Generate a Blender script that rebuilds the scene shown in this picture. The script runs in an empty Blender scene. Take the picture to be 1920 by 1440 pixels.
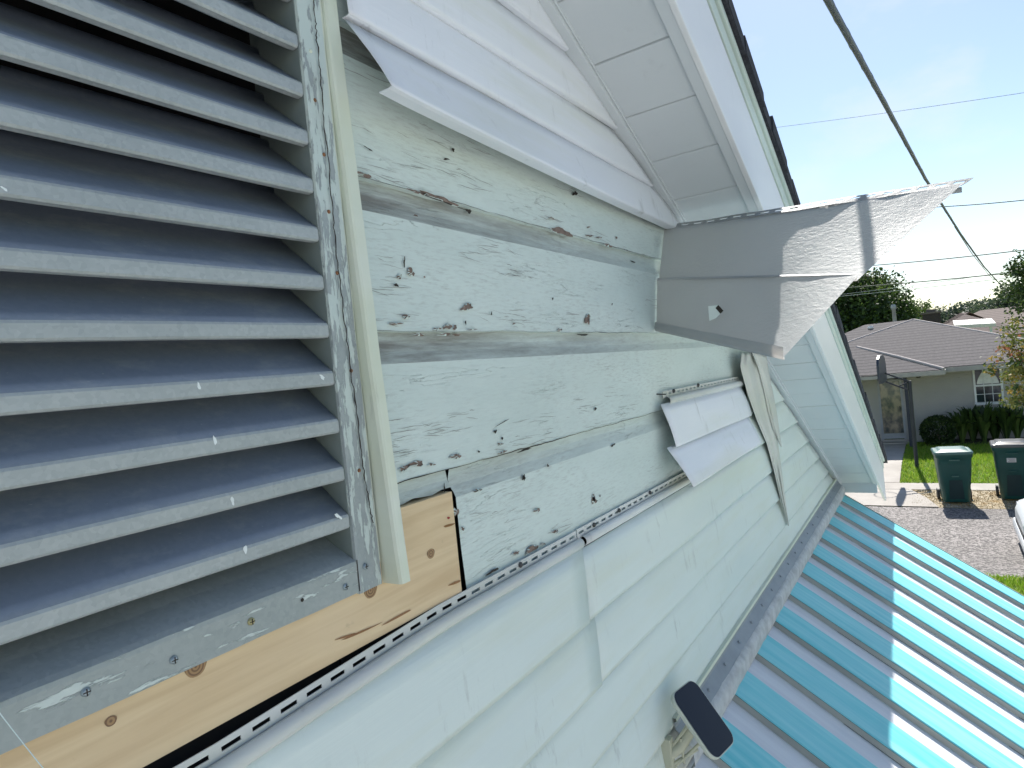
import bpy, math, random
from mathutils import Vector, Matrix, noise
R = math.radians
random.seed(7)
scene = bpy.context.scene
COL = scene.collection

# ------------------------------------------------------------------ camera
# x runs along the gable wall (away from the camera), -y points out of the wall, z is up (street = 0)
YAW, PITCH, ROLL, FPX = 33.5076, 0.8609, 5.8969, 1208.6
CAM = Vector((0.0, -0.55, 3.6))
_F0 = Vector((math.cos(R(YAW)), math.sin(R(YAW)), 0)); _R0 = Vector((math.sin(R(YAW)), -math.cos(R(YAW)), 0)); _U0 = Vector((0, 0, 1))
CF = math.cos(R(PITCH)) * _F0 - math.sin(R(PITCH)) * _U0
_U1 = math.cos(R(PITCH)) * _U0 + math.sin(R(PITCH)) * _F0
CR = math.cos(R(ROLL)) * _R0 - math.sin(R(ROLL)) * _U1
CU = math.cos(R(ROLL)) * _U1 + math.sin(R(ROLL)) * _R0
cd = bpy.data.cameras.new('camera'); cam = bpy.data.objects.new('camera', cd); COL.objects.link(cam)
cam.matrix_world = Matrix(((CR.x, CU.x, -CF.x, CAM.x), (CR.y, CU.y, -CF.y, CAM.y), (CR.z, CU.z, -CF.z, CAM.z), (0, 0, 0, 1)))
cd.sensor_width = 36; cd.lens = FPX / 1920 * 36; cd.clip_start = 0.02; cd.clip_end = 2000
scene.camera = cam

def ray(px, py): return CF + CR * ((px - 960) / FPX) - CU * ((py - 720) / FPX)
def at(px, py, n, c):            # survey helper: where the sight line through a photo point meets the plane n.p = c
    n = Vector(n); r = ray(px, py); return CAM + r * ((c - n.dot(CAM)) / n.dot(r))
def onwall(px, py, y=0.0): return at(px, py, (0, 1, 0), y)
def onx(px, py, x): return at(px, py, (1, 0, 0), x)

# ------------------------------------------------------------------ sky, sun, exposure
SUN_EL, SUN_AZ = 47.0, 7.0       # azimuth measured from +x towards +y
w = bpy.data.worlds.new('World'); scene.world = w; w.use_nodes = True
nt = w.node_tree; nt.nodes.clear()
out = nt.nodes.new('ShaderNodeOutputWorld'); bg = nt.nodes.new('ShaderNodeBackground'); sky = nt.nodes.new('ShaderNodeTexSky')
sky.sky_type = 'NISHITA'; sky.sun_disc = False; sky.sun_elevation = R(SUN_EL); sky.sun_rotation = R(90 - SUN_AZ)
sky.altitude = 0; sky.air_density = 1.0; sky.dust_density = 0.35; sky.ozone_density = 1.0
tc = nt.nodes.new('ShaderNodeTexCoord'); mp = nt.nodes.new('ShaderNodeMapping'); mp.inputs['Scale'].default_value = (1.2, 3.2, 6.5)
mp.inputs['Rotation'].default_value = (0.25, 0.1, 0.3)
nz = nt.nodes.new('ShaderNodeTexNoise'); nz.inputs['Scale'].default_value = 1.6; nz.inputs['Detail'].default_value = 7; nz.inputs['Roughness'].default_value = 0.55
rp = nt.nodes.new('ShaderNodeValToRGB'); rp.color_ramp.elements[0].position = 0.52; rp.color_ramp.elements[1].position = 0.80
mx = nt.nodes.new('ShaderNodeMix'); mx.data_type = 'RGBA'; mx.inputs['B'].default_value = (6.2, 6.3, 6.5, 1)
sc = nt.nodes.new('ShaderNodeMath'); sc.operation = 'MULTIPLY'; sc.inputs[1].default_value = 0.55
L = nt.links.new
L(tc.outputs['Generated'], mp.inputs['Vector']); L(mp.outputs[0], nz.inputs['Vector']); L(nz.outputs['Fac'], rp.inputs['Fac'])
L(rp.outputs['Color'], sc.inputs[0]); L(sc.outputs[0], mx.inputs['Factor']); L(sky.outputs['Color'], mx.inputs['A'])
L(mx.outputs['Result'], bg.inputs['Color']); bg.inputs['Strength'].default_value = 0.090; L(bg.outputs[0], out.inputs['Surface'])
sl = bpy.data.lights.new('sun', 'SUN'); sl.energy = 4.6; sl.angle = R(0.53); sl.color = (1.0, 0.955, 0.89)
so = bpy.data.objects.new('sun', sl); COL.objects.link(so)
sd = Vector((math.cos(R(SUN_EL)) * math.cos(R(SUN_AZ)), math.cos(R(SUN_EL)) * math.sin(R(SUN_AZ)), math.sin(R(SUN_EL))))
so.rotation_euler = sd.to_track_quat('Z', 'Y').to_euler(); so.location = sd * 30
scene.view_settings.view_transform = 'Standard'; scene.view_settings.look = 'None'; scene.view_settings.gamma = 1.0
scene.view_settings.use_curve_mapping = False
scene.view_settings.exposure = 0.80
scene.cycles.max_bounces = 6; scene.cycles.diffuse_bounces = 3; scene.cycles.glossy_bounces = 2; scene.cycles.transmission_bounces = 2; scene.cycles.use_denoising = True
scene.cycles.use_adaptive_sampling = True; scene.cycles.adaptive_threshold = 0.02; scene.cycles.use_light_tree = False

# ------------------------------------------------------------------ material helpers
class NT:
    def __init__(s, name):
        s.m = bpy.data.materials.new(name); s.m.use_nodes = True; s.t = s.m.node_tree; s.n = s.t.nodes
        s.p = s.n['Principled BSDF']; s.tc = s.n.new('ShaderNodeTexCoord')
    def link(s, a, b): s.t.links.new(a, b)
    def vec(s, scale=(1, 1, 1), rot=(0, 0, 0), kind='Object'):
        m = s.n.new('ShaderNodeMapping'); m.inputs['Scale'].default_value = scale; m.inputs['Rotation'].default_value = rot
        s.link(s.tc.outputs[kind], m.inputs['Vector']); return m.outputs[0]
    def noise(s, vec, scale=1, detail=4, rough=0.5, dist=0.0):
        n = s.n.new('ShaderNodeTexNoise'); s.link(vec, n.inputs['Vector'])
        n.inputs['Scale'].default_value = scale; n.inputs['Detail'].default_value = detail; n.inputs['Roughness'].default_value = rough
        n.inputs['Distortion'].default_value = dist; return n.outputs['Fac']
    def voro(s, vec, scale=1, feature='F1', outp='Distance'):
        n = s.n.new('ShaderNodeTexVoronoi'); n.feature = feature; s.link(vec, n.inputs['Vector']); n.inputs['Scale'].default_value = scale; return n.outputs[outp]
    def ramp(s, fac, a, b, inv=False):
        r = s.n.new('ShaderNodeMapRange'); s.link(fac, r.inputs[0]); r.inputs[1].default_value = a; r.inputs[2].default_value = b
        r.inputs[3].default_value = 1.0 if inv else 0.0; r.inputs[4].default_value = 0.0 if inv else 1.0; return r.outputs[0]
    def math(s, op, a, b=0.5):
        m = s.n.new('ShaderNodeMath'); m.operation = op
        for i, v in ((0, a), (1, b)):
            if isinstance(v, (int, float)): m.inputs[i].default_value = v
            else: s.link(v, m.inputs[i])
        return m.outputs[0]
    def mix(s, fac, a, b):
        m = s.n.new('ShaderNodeMix'); m.data_type = 'RGBA'
        for k, v in (('Factor', fac), ('A', a), ('B', b)):
            if isinstance(v, (int, float)): m.inputs[k].default_value = v
            elif isinstance(v, tuple): m.inputs[k].default_value = (*v, 1)
            else: s.link(v, m.inputs[k])
        return m.outputs['Result']
    def xyz(s, kind='Object'):
        x = s.n.new('ShaderNodeSeparateXYZ'); s.link(s.tc.outputs[kind], x.inputs[0]); return x.outputs
    def col(s, c):
        if isinstance(c, tuple): s.p.inputs['Base Color'].default_value = (*c, 1)
        else: s.link(c, s.p.inputs['Base Color'])
    def rough(s, r):
        if isinstance(r, (int, float)): s.p.inputs['Roughness'].default_value = r
        else: s.link(r, s.p.inputs['Roughness'])
    def bump(s, h, dist=0.001, strength=1.0):
        b = s.n.new('ShaderNodeBump'); b.inputs['Strength'].default_value = strength; b.inputs['Distance'].default_value = dist
        s.link(h, b.inputs['Height']); s.link(b.outputs[0], s.p.inputs['Normal'])
    def set(s, **k):
        for a, v in k.items(): s.p.inputs[a.replace('_', ' ')].default_value = v
        return s

def plain(name, c, rough=0.6, metal=0.0, var=0.12, scale=6.0, bump=0.0, bscale=60):
    t = NT(name); v = t.vec()
    n = t.noise(v, scale, 5, 0.6)
    t.col(t.mix(t.ramp(n, 0.3, 0.7), tuple(x * (1 - var) for x in c), tuple(min(1, x * (1 + var)) for x in c)))
    t.rough(rough); t.set(Metallic=metal)
    if bump: t.bump(t.noise(v, bscale, 4), bump)
    return t.m

def painted_board(name, grime):
    t = NT(name)
    tone = t.noise(t.vec((2, 2, 7)), 1.5, 5, 0.6)
    paint = t.mix(t.ramp(tone, 0.3, 0.75), (0.57, 0.65, 0.605), (0.67, 0.745, 0.695))
    fine = t.noise(t.vec((40, 40, 260)), 1.0, 6, 0.7)
    dz_ = t.ramp(t.noise(t.vec((2.6, 2.6, 8)), 1.3, 5, 0.65), 0.42, 0.66)
    paint = t.mix(t.math('MULTIPLY', t.ramp(fine, 0.48, 0.74), t.math('ADD', t.math('MULTIPLY', dz_, 0.6), 0.15)), paint, (0.33, 0.33, 0.30))
    zone = t.ramp(t.noise(t.vec((1.6, 1.6, 7)), 2.2, 3), 0.50, 0.72)
    g = t.noise(t.vec((4, 4, 48)), 1.5, 5, 0.55, 0.4)
    crack = t.ramp(t.math('ABSOLUTE', t.math('SUBTRACT', g, 0.5)), 0.0, 0.006, True)
    crack = t.math('MULTIPLY', crack, zone)
    spk = t.ramp(t.noise(t.vec((45, 45, 150)), 1.4, 5, 0.75), 0.66, 0.72)
    spk = t.math('MULTIPLY', spk, t.ramp(t.noise(t.vec((3, 3, 9)), 1.7, 3), 0.54, 0.70))
    c = t.mix(t.math('MULTIPLY', crack, 0.5), paint, (0.10, 0.085, 0.07))
    c = t.mix(t.math('MULTIPLY', spk, 0.75), c, (0.19, 0.155, 0.13))
    if grime:
        gr = t.noise(t.vec((3, 3, 30)), 1.5, 7, 0.7)
        gx = t.ramp(t.xyz()[0], 0.55, 1.6, True)
        zf = t.ramp(t.xyz()[2], 3.44, 3.62)
        f = t.math('MULTIPLY', t.ramp(gr, 0.24, 0.60), t.math('ADD', t.math('MULTIPLY', gx, 0.85), 0.06))
        f = t.math('MULTIPLY', f, t.math('ADD', t.math('MULTIPLY', zf, 0.65), 0.35))
        c = t.mix(f, c, (0.17, 0.155, 0.135))
    t.col(c); t.rough(0.75)
    h = t.math('SUBTRACT', t.math('MULTIPLY', fine, 0.4), t.math('ADD', crack, spk))
    t.bump(h, 0.0012, 0.8)
    return t.m
M_BOARD = painted_board('weathered_white_board_paint', False)
M_COVE = painted_board('grimy_board_cove_paint', True)

def vinyl(name, c0, c1, dirt=0.35, emboss=0.0006, trans=0.0):
    t = NT(name)
    tone = t.noise(t.vec((1.5, 1.5, 5)), 1.3, 4)
    c = t.mix(t.ramp(tone, 0.3, 0.7), c0, c1)
    ye = t.ramp(t.noise(t.vec((1.2, 1.2, 9)), 1.6, 4, 0.6), 0.48, 0.72)
    c = t.mix(t.math('MULTIPLY', ye, 0.32 if dirt > 0.3 else 0.0), c, (0.62, 0.64, 0.47))
    d = t.ramp(t.noise(t.vec((38, 38, 8)), 1.0, 6, 0.7), 0.57, 0.72)
    d = t.math('MULTIPLY', d, t.ramp(t.noise(t.vec((4, 4, 6)), 1.4, 3), 0.45, 0.66))
    c = t.mix(t.math('MULTIPLY', d, dirt), c, (0.26, 0.255, 0.24))
    t.col(c); t.rough(0.42); t.set(Specular_IOR_Level=0.45)
    t.bump(t.noise(t.vec((6, 6, 120)), 1.0, 5, 0.6), emboss, 0.6)
    if trans:
        out = [n for n in t.n if n.type == 'OUTPUT_MATERIAL'][0]
        tr = t.n.new('ShaderNodeBsdfTranslucent'); tr.inputs['Color'].default_value = (0.72, 0.66, 0.58, 1)
        ms = t.n.new('ShaderNodeMixShader'); ms.inputs[0].default_value = trans
        t.link(t.p.outputs[0], ms.inputs[1]); t.link(tr.outputs[0], ms.inputs[2]); t.link(ms.outputs[0], out.inputs['Surface'])
    return t.m
M_VINYL = vinyl('cream_white_vinyl', (0.665, 0.735, 0.70), (0.725, 0.79, 0.745), 0.5, 0.0009)
M_VINYL_UP = vinyl('white_vinyl_upper', (0.77, 0.79, 0.835), (0.82, 0.835, 0.87), 0.55, 0.0009)
M_TRIM = vinyl('yellowed_vinyl_trim', (0.62, 0.66, 0.50), (0.71, 0.74, 0.64), 0.6, 0.0003)
M_HEM = vinyl('dirty_vinyl_hem', (0.44, 0.45, 0.43), (0.70, 0.71, 0.69), 1.4, 0.0006)
M_STRIP = vinyl('limp_vinyl_strip', (0.56, 0.56, 0.51), (0.64, 0.64, 0.59), 0.5, 0.0002)
M_SOFFIT = vinyl('white_soffit_vinyl', (0.58, 0.615, 0.63), (0.62, 0.655, 0.67), 0.12, 0.0001)
M_FASCIA = vinyl('white_fascia_metal', (0.70, 0.71, 0.72), (0.76, 0.77, 0.77), 0.12, 0.0001)
M_DRIP = vinyl('pale_green_drip_edge', (0.50, 0.58, 0.53), (0.58, 0.66, 0.60), 0.2, 0.0001)

def flapmat():
    t = NT('bent_vinyl_back_face')
    tone = t.noise(t.vec((3, 3, 3)), 1.5, 5)
    t.col(t.mix(t.ramp(tone, 0.3, 0.7), (0.38, 0.405, 0.415), (0.46, 0.48, 0.485)))
    v = t.vec((22, 22, 44)); em = t.noise(v, 3.4, 6, 0.6, 0.5)
    b = t.n.new('ShaderNodeBump'); b.inputs['Strength'].default_value = 1.0; b.inputs['Distance'].default_value = 0.0010
    t.link(em, b.inputs['Height']); t.link(b.outputs[0], t.p.inputs['Normal']); t.rough(0.5); t.set(Specular_IOR_Level=0.22)
    out = [n for n in t.n if n.type == 'OUTPUT_MATERIAL'][0]
    tr = t.n.new('ShaderNodeBsdfTranslucent'); tr.inputs['Color'].default_value = (0.55, 0.50, 0.46, 1); t.link(b.outputs[0], tr.inputs['Normal'])
    ms = t.n.new('ShaderNodeMixShader'); ms.inputs[0].default_value = 0.34
    t.link(t.p.outputs[0], ms.inputs[1]); t.link(tr.outputs[0], ms.inputs[2]); t.link(ms.outputs[0], out.inputs['Surface'])
    return t.m
M_FLAP = flapmat()

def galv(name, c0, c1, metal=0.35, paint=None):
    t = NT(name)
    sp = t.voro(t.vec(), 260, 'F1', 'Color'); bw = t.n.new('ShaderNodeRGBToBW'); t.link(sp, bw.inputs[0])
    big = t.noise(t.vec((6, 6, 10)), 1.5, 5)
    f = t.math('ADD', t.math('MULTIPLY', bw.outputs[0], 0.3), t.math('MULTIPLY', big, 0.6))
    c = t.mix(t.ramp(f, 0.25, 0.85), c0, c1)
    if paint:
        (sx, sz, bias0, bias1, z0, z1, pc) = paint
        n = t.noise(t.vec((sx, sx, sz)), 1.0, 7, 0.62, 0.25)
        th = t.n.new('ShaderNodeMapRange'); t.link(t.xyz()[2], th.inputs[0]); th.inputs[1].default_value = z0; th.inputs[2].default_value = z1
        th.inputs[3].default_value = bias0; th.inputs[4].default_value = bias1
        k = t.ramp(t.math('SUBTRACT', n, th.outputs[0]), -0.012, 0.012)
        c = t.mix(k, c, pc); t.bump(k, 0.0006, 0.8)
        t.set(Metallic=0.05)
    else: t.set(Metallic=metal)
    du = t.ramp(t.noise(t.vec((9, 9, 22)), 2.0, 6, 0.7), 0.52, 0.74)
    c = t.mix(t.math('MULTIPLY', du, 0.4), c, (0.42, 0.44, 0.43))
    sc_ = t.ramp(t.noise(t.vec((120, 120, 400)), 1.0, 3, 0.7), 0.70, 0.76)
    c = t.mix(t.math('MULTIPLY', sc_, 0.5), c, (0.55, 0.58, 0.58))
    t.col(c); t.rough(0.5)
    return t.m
M_GALV = galv('galvanised_shaded_blade', (0.19, 0.225, 0.28), (0.235, 0.27, 0.33), 0.15)  # same metal as the lip, with shade and sky blue in its colour
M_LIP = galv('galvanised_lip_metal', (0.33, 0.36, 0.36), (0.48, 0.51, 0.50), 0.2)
M_JAMB = galv('painted_metal_flange', (0.30, 0.335, 0.33), (0.37, 0.405, 0.40), paint=(130, 26, 0.585, 0.415, 3.40, 4.0, (0.55, 0.62, 0.575)))
M_SILL = galv('peeled_metal_sill', (0.29, 0.325, 0.31), (0.38, 0.41, 0.395), paint=(16, 110, 0.615, 0.585, 3.3, 3.45, (0.58, 0.64, 0.60)))
M_JIN = plain('vent_inner_paint', (0.20, 0.235, 0.22), 0.6)

def pine():
    t = NT('bare_pine')
    g = t.noise(t.vec((2.2, 2.2, 38), (0, R(4), 0)), 2.0, 6, 0.55, 0.6)
    big = t.noise(t.vec((4, 4, 12)), 1.2, 3)
    c = t.mix(t.ramp(g, 0.35, 0.68), (0.735, 0.555, 0.335), (0.62, 0.44, 0.25))
    c = t.mix(t.math('MULTIPLY', t.ramp(big, 0.4, 0.7), 0.35), c, (0.80, 0.63, 0.42))
    sm = t.ramp(t.noise(t.vec((20, 20, 30)), 1.3, 5, 0.7), 0.64, 0.74)
    c = t.mix(t.math('MULTIPLY', sm, 0.3), c, (0.24, 0.17, 0.11))
    t.col(c); t.rough(0.7); t.bump(g, 0.0005, 0.5); return t.m
M_PINE = pine()
def knotmat():
    t = NT('pine_knot'); g = t.n.new('ShaderNodeTexGradient'); g.gradient_type = 'SPHERICAL'
    t.link(t.vec((60, 0, 60)), g.inputs[0])
    w = t.n.new('ShaderNodeMath'); w.operation = 'SINE'; t.link(t.math('MULTIPLY', g.outputs['Fac'], 34), w.inputs[0])
    t.col(t.mix(t.ramp(w.outputs[0], -0.4, 0.9), (0.36, 0.215, 0.10), (0.17, 0.09, 0.045))); t.rough(0.55); return t.m
M_KNOT = knotmat()
M_RESIN = plain('resin_streak', (0.26, 0.11, 0.03), 0.3)
M_BARE = plain('bare_weathered_wood', (0.20, 0.145, 0.115), 0.85, 0, 0.35, 60, 0.0008, 200)
M_HAIR = plain('hairline_crack', (0.25, 0.24, 0.22), 0.9)
M_DARKC = plain('dark_crack', (0.035, 0.028, 0.022), 0.9)
M_VOID = plain('dark_sheathing', (0.035, 0.032, 0.03), 0.95)
M_RUST = plain('rusty_steel', (0.22, 0.10, 0.045), 0.8, 0, 0.35, 300)
M_ZINC = plain('zinc_screw', (0.34, 0.40, 0.43), 0.35, 0.7, 0.1, 50)
M_BRASS = plain('brassy_screw', (0.42, 0.38, 0.20), 0.35, 0.6, 0.1, 50)
M_NAILHD = plain('dark_nail', (0.06, 0.06, 0.06), 0.6)
M_WPAINT = plain('white_paint_drip', (0.74, 0.78, 0.76), 0.4)
M_SHINGLE = plain('charcoal_shingle', (0.035, 0.036, 0.045), 0.95, 0, 0.4, 80, 0.003, 300)
M_CAULK = plain('grey_lumpy_caulk', (0.50, 0.51, 0.51), 0.7, 0, 0.22, 30, 0.0012, 60)
M_FLASH = plain('grey_painted_flashing', (0.27, 0.30, 0.33), 0.55, 0.1, 0.12, 12)

def awningmat(name, a, b, streak):
    t = NT(name)
    n = t.noise(t.vec((26, 1.6, 1.6)), 1.6, 6, 0.6)
    c = t.mix(t.ramp(n, 0.32, 0.72), a, b)
    d = t.ramp(t.noise(t.vec((30, 30, 30)), 3.0, 5, 0.75), 0.70, 0.76)
    c = t.mix(t.math('MULTIPLY', d, streak), c, (0.09, 0.10, 0.09))
    t.col(c); t.rough(0.45); t.bump(t.noise(t.vec((50, 8, 8)), 2, 4), 0.0006, 0.5); return t.m
M_TEAL = awningmat('teal_awning_paint', (0.11, 0.56, 0.62), (0.29, 0.69, 0.73), 0.45)
M_WHITE = awningmat('white_awning_paint', (0.66, 0.67, 0.70), (0.78, 0.785, 0.80), 0.45)
M_RISER = awningmat('bare_awning_riser', (0.29, 0.295, 0.27), (0.45, 0.45, 0.41), 0.85)
M_GREEN = plain('dark_green_paint_line', (0.012, 0.15, 0.135), 0.5)

# ------------------------------------------------------------------ mesh helpers
class MB:
    def __init__(s): s.v = []; s.f = []; s.mi = []; s.sm = []
    def vert(s, p): s.v.append(tuple(p)); return len(s.v) - 1
    def face(s, pts, mi=0, sm=False):
        s.f.append([s.vert(p) for p in pts]); s.mi.append(mi); s.sm.append(sm)
    def box(s, a, b, mi=0):
        x0, y0, z0 = (min(a[i], b[i]) for i in range(3)); x1, y1, z1 = (max(a[i], b[i]) for i in range(3))
        s.hexa([(x0, y0, z0), (x1, y0, z0), (x1, y1, z0), (x0, y1, z0), (x0, y0, z1), (x1, y0, z1), (x1, y1, z1), (x0, y1, z1)], mi)
    def hexa(s, p, mi=0):
        b = len(s.v); s.v += [tuple(q) for q in p]
        for f in ((0, 3, 2, 1), (4, 5, 6, 7), (0, 1, 5, 4), (1, 2, 6, 5), (2, 3, 7, 6), (3, 0, 4, 7)):
            s.f.append([b + i for i in f]); s.mi.append(mi); s.sm.append(False)
    def grid(s, rows, mi=0, sm=True, close=False, mif=None):
        b = len(s.v); n = len(rows[0])
        for r in rows: s.v += [tuple(p) for p in r]
        for i in range(len(rows) - 1):
            for j in range(n if close else n - 1):
                k = (j + 1) % n
                s.f.append([b + i * n + j, b + i * n + k, b + (i + 1) * n + k, b + (i + 1) * n + j])
                s.mi.append(mif(i, j) if mif else mi); s.sm.append(sm)
    def tube(s, pts, rad, seg=8, mi=0, cap=True):
        pts = [Vector(p) for p in pts]; rows = []
        if not isinstance(rad, (list, tuple)): rad = [rad] * len(pts)
        up = None
        for i, p in enumerate(pts):
            d = (pts[min(i + 1, len(pts) - 1)] - pts[max(i - 1, 0)]).normalized()
            if up is None or abs(up.dot(d)) > 0.98: up = Vector((0, 0, 1)) if abs(d.z) < 0.9 else Vector((1, 0, 0))
            a = d.cross(up).normalized(); c = a.cross(d).normalized()
            rows.append([p + (a * math.cos(2 * math.pi * j / seg) + c * math.sin(2 * math.pi * j / seg)) * rad[i] for j in range(seg)])
        s.grid(rows, mi, True, True)
        if cap:
            s.face(rows[0][::-1], mi); s.face(rows[-1], mi)
    def build(s, name, mats, parent=None, bevel=0, solid=0, loc=None):
        me = bpy.data.meshes.new(name); me.from_pydata(s.v, [], s.f)
        for m in (mats if isinstance(mats, (list, tuple)) else [mats]): me.materials.append(m)
        me.polygons.foreach_set('material_index', s.mi); me.polygons.foreach_set('use_smooth', s.sm)
        me.update(); o = bpy.data.objects.new(name, me); COL.objects.link(o)
        if loc is not None: o.location = loc
        if parent: o.parent = parent; o.matrix_parent_inverse = Matrix.Translation(-parent.location)
        if solid:
            md = o.modifiers.new('thick', 'SOLIDIFY'); md.thickness = solid; md.offset = 0
        if bevel:
            md = o.modifiers.new('bevel', 'BEVEL'); md.width = bevel; md.segments = 2; md.limit_method = 'ANGLE'; md.angle_limit = R(40)
        return o
def tag(o, label, cat, group=None):
    o['label'] = label; o['category'] = cat
    if group: o['group'] = group
    return o
def thing(name, label, cat, loc=(0, 0, 0), group=None):
    o = bpy.data.objects.new(name, None); COL.objects.link(o); o.location = loc; o.empty_display_size = 0.1
    return tag(o, label, cat, group)
def struct(o): o['kind'] = 'structure'; return o
def stuff(o): o['kind'] = 'stuff'; return o
def lin(a, b, t): return a + (b - a) * t
def nz3(x, y=0.0, z=0.0): return noise.noise(Vector((x, y, z)))
def quad_obj(name, pts, m, parent, **k):
    b = MB(); b.face(pts); return b.build(name, m, parent, **k)
def blob(cx, cy, wx, hy, n=16, rough=0.4, tilt=0.0, seed=0):
    rr = random.Random(seed * 131 + int(cx * 7 + cy * 13)); out = []
    ph = [rr.uniform(0, 6.28) for _ in range(4)]
    for i in range(n):
        a = 2 * math.pi * i / n
        k = 1 + rough * (0.5 * math.sin(2 * a + ph[0]) + 0.45 * math.sin(3 * a + ph[1]) + 0.35 * math.sin(5 * a + ph[2])) + rr.uniform(-.2, .2) * rough
        x = math.cos(a) * wx / 2 * k; y = math.sin(a) * hy / 2 * k
        out.append((cx + x, cy + y + tilt * x))
    return out

# ------------------------------------------------------------------ ground, street, sky-side setting
def gz(x):
    P = [(-60, 0.1), (10.6, 0.1), (11.15, 0.05), (11.2, 0.0), (15.55, 0.0), (16.9, 0.08), (17.5, 0.12), (19.2, 0.3), (400, 0.3)]
    for (a, za), (b, zb) in zip(P, P[1:]):
        if x <= b: return lin(za, zb, (x - a) / (b - a))
    return 0.3
def sheet(name, xs, y0, y1, m, dz=0.0, ny=1):
    b = MB(); b.grid([[(x, lin(y0, y1, j / ny), gz(x) + dz) for x in xs] for j in range(ny + 1)], 0, False)
    return struct(b.build(name, m))
def grassmat():
    t = NT('lawn_green'); a = t.noise(t.vec(), 0.8, 4); b = t.noise(t.vec(), 38, 5, 0.7)
    c = t.mix(t.ramp(b, 0.3, 0.7), (0.10, 0.19, 0.014), (0.19, 0.30, 0.03)); c = t.mix(t.math('MULTIPLY', t.ramp(a, 0.45, 0.7), 0.4), c, (0.14, 0.17, 0.045))
    t.col(c); t.rough(0.9); t.bump(b, 0.05); return t.m
def asphaltmat():
    t = NT('worn_asphalt'); a = t.noise(t.vec(), 0.7, 5); v = t.voro(t.vec(), 34, 'F1', 'Color'); bw = t.n.new('ShaderNodeRGBToBW'); t.link(v, bw.inputs[0])
    c = t.mix(t.ramp(bw.outputs[0], 0.25, 0.8), (0.07, 0.063, 0.06), (0.36, 0.33, 0.31)); c = t.mix(t.math('MULTIPLY', t.ramp(a, 0.4, 0.7), 0.4), c, (0.10, 0.095, 0.09))
    t.col(c); t.rough(0.75); t.bump(t.voro(t.vec(), 70), 0.012); return t.m
def concretemat():
    t = NT('pale_concrete'); a = t.noise(t.vec(), 1.6, 6, 0.65); b = t.noise(t.vec(), 60, 4)
    c = t.mix(t.ramp(a, 0.3, 0.75), (0.33, 0.30, 0.265), (0.46, 0.43, 0.385)); c = t.mix(t.math('MULTIPLY', t.ramp(b, 0.5, 0.8), 0.35), c, (0.22, 0.2, 0.175))
    t.col(c); t.rough(0.85); t.bump(b, 0.004); return t.m
def vergemat():
    t = NT('dry_gravel_verge'); v = t.voro(t.vec(), 22, 'F1', 'Color'); bw = t.n.new('ShaderNodeRGBToBW'); t.link(v, bw.inputs[0]); a = t.noise(t.vec(), 2.2, 5)
    c = t.mix(t.ramp(bw.outputs[0], 0.2, 0.85), (0.20, 0.15, 0.075), (0.52, 0.45, 0.33)); c = t.mix(t.math('MULTIPLY', t.ramp(a, 0.5, 0.65), 0.6), c, (0.30, 0.18, 0.05))
    t.col(c); t.rough(0.95); t.bump(t.voro(t.vec(), 30), 0.02); return t.m
M_GRASS, M_ASPH, M_CONC, M_VERGE = grassmat(), asphaltmat(), concretemat(), vergemat()
GX = [-60, 10.6, 11.15, 11.2, 15.55, 16.9, 17.5, 19.2, 400]
sheet('ground', GX, -300, 300, M_GRASS, -0.02)
M_BOUNCE = plain('pale_bounce_paving', (.48, .48, .465), .85, 0, .12, 1.2, .004, 60)
sheet('bounce_paving', [-40, 9.6], -45, -.0, M_BOUNCE, 0.0)  # unseen pale paving, added to bounce sunlight onto the shaded wall
sheet('street', [11.2, 15.55], -90, 90, M_ASPH, 0.0)
sheet('verge', [15.55, 16.9], -40, 0.3, M_VERGE, 0.004)
sheet('pavement', [16.9, 17.45], -60, 0.42, M_CONC, 0.012)
b = MB()
DW = [(15.55, -0.33, 3.2), (16.2, -0.12, 2.9), (16.9, 0.2, 2.6), (17.45, 0.43, 2.5), (19.2, 0.43, 2.5), (22.9, 0.45, 2.5)]
b.grid([[(x, y0, gz(x) + 0.018), (x, y1, gz(x) + 0.018)] for x, y0, y1 in DW], 0, False)
dwo = struct(b.build('driveway', M_CONC))
b = MB()
for x in (16.88, 17.46):
    b.box((x - .008, .22 if x < 17 else .44, gz(x) + .017), (x + .008, 2.5, gz(x) + .0205))
b.build('control_joint', M_DARKC, dwo)
def blades(name, n, x0, x1, y0, y1, h, mat, seed):
    rr = random.Random(seed); b = MB()
    for i in range(n):
        x = rr.uniform(x0, x1); y = rr.uniform(y0, y1); z = gz(x) - .005; a = rr.uniform(0, 6.28); s = rr.uniform(.6, 1.3) * h; ww = .006 + .004 * rr.random()
        lx, ly = rr.uniform(-.6, .6) * s, rr.uniform(-.6, .6) * s
        b.face([(x - math.cos(a) * ww, y - math.sin(a) * ww, z), (x + math.cos(a) * ww, y + math.sin(a) * ww, z), (x + lx, y + ly, z + s)], rr.randrange(3))
    return b
def bladem(name, c):
    t = NT(name); t.col(c); t.rough(.5); out = [q for q in t.n if q.type == 'OUTPUT_MATERIAL'][0]; tl = t.n.new('ShaderNodeBsdfTranslucent'); tl.inputs['Color'].default_value = (*c, 1)
    ms = t.n.new('ShaderNodeMixShader'); ms.inputs[0].default_value = .45; t.link(t.p.outputs[0], ms.inputs[1]); t.link(tl.outputs[0], ms.inputs[2]); t.link(ms.outputs[0], out.inputs['Surface']); return t.m
GB = [bladem('grass_blade_green', (0.15, 0.29, 0.015)), bladem('grass_blade_bright', (0.24, 0.40, 0.03)), bladem('grass_blade_dry', (0.32, 0.40, 0.06))]
g = stuff(blades('lawn_grass', 26000, 17.46, 22.6, -4.2, 0.42, .075, GB, 3).build('lawn_grass', GB)); g['label'] = 'short bright green lawn in front of the tan house'; g['category'] = 'grass'
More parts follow.
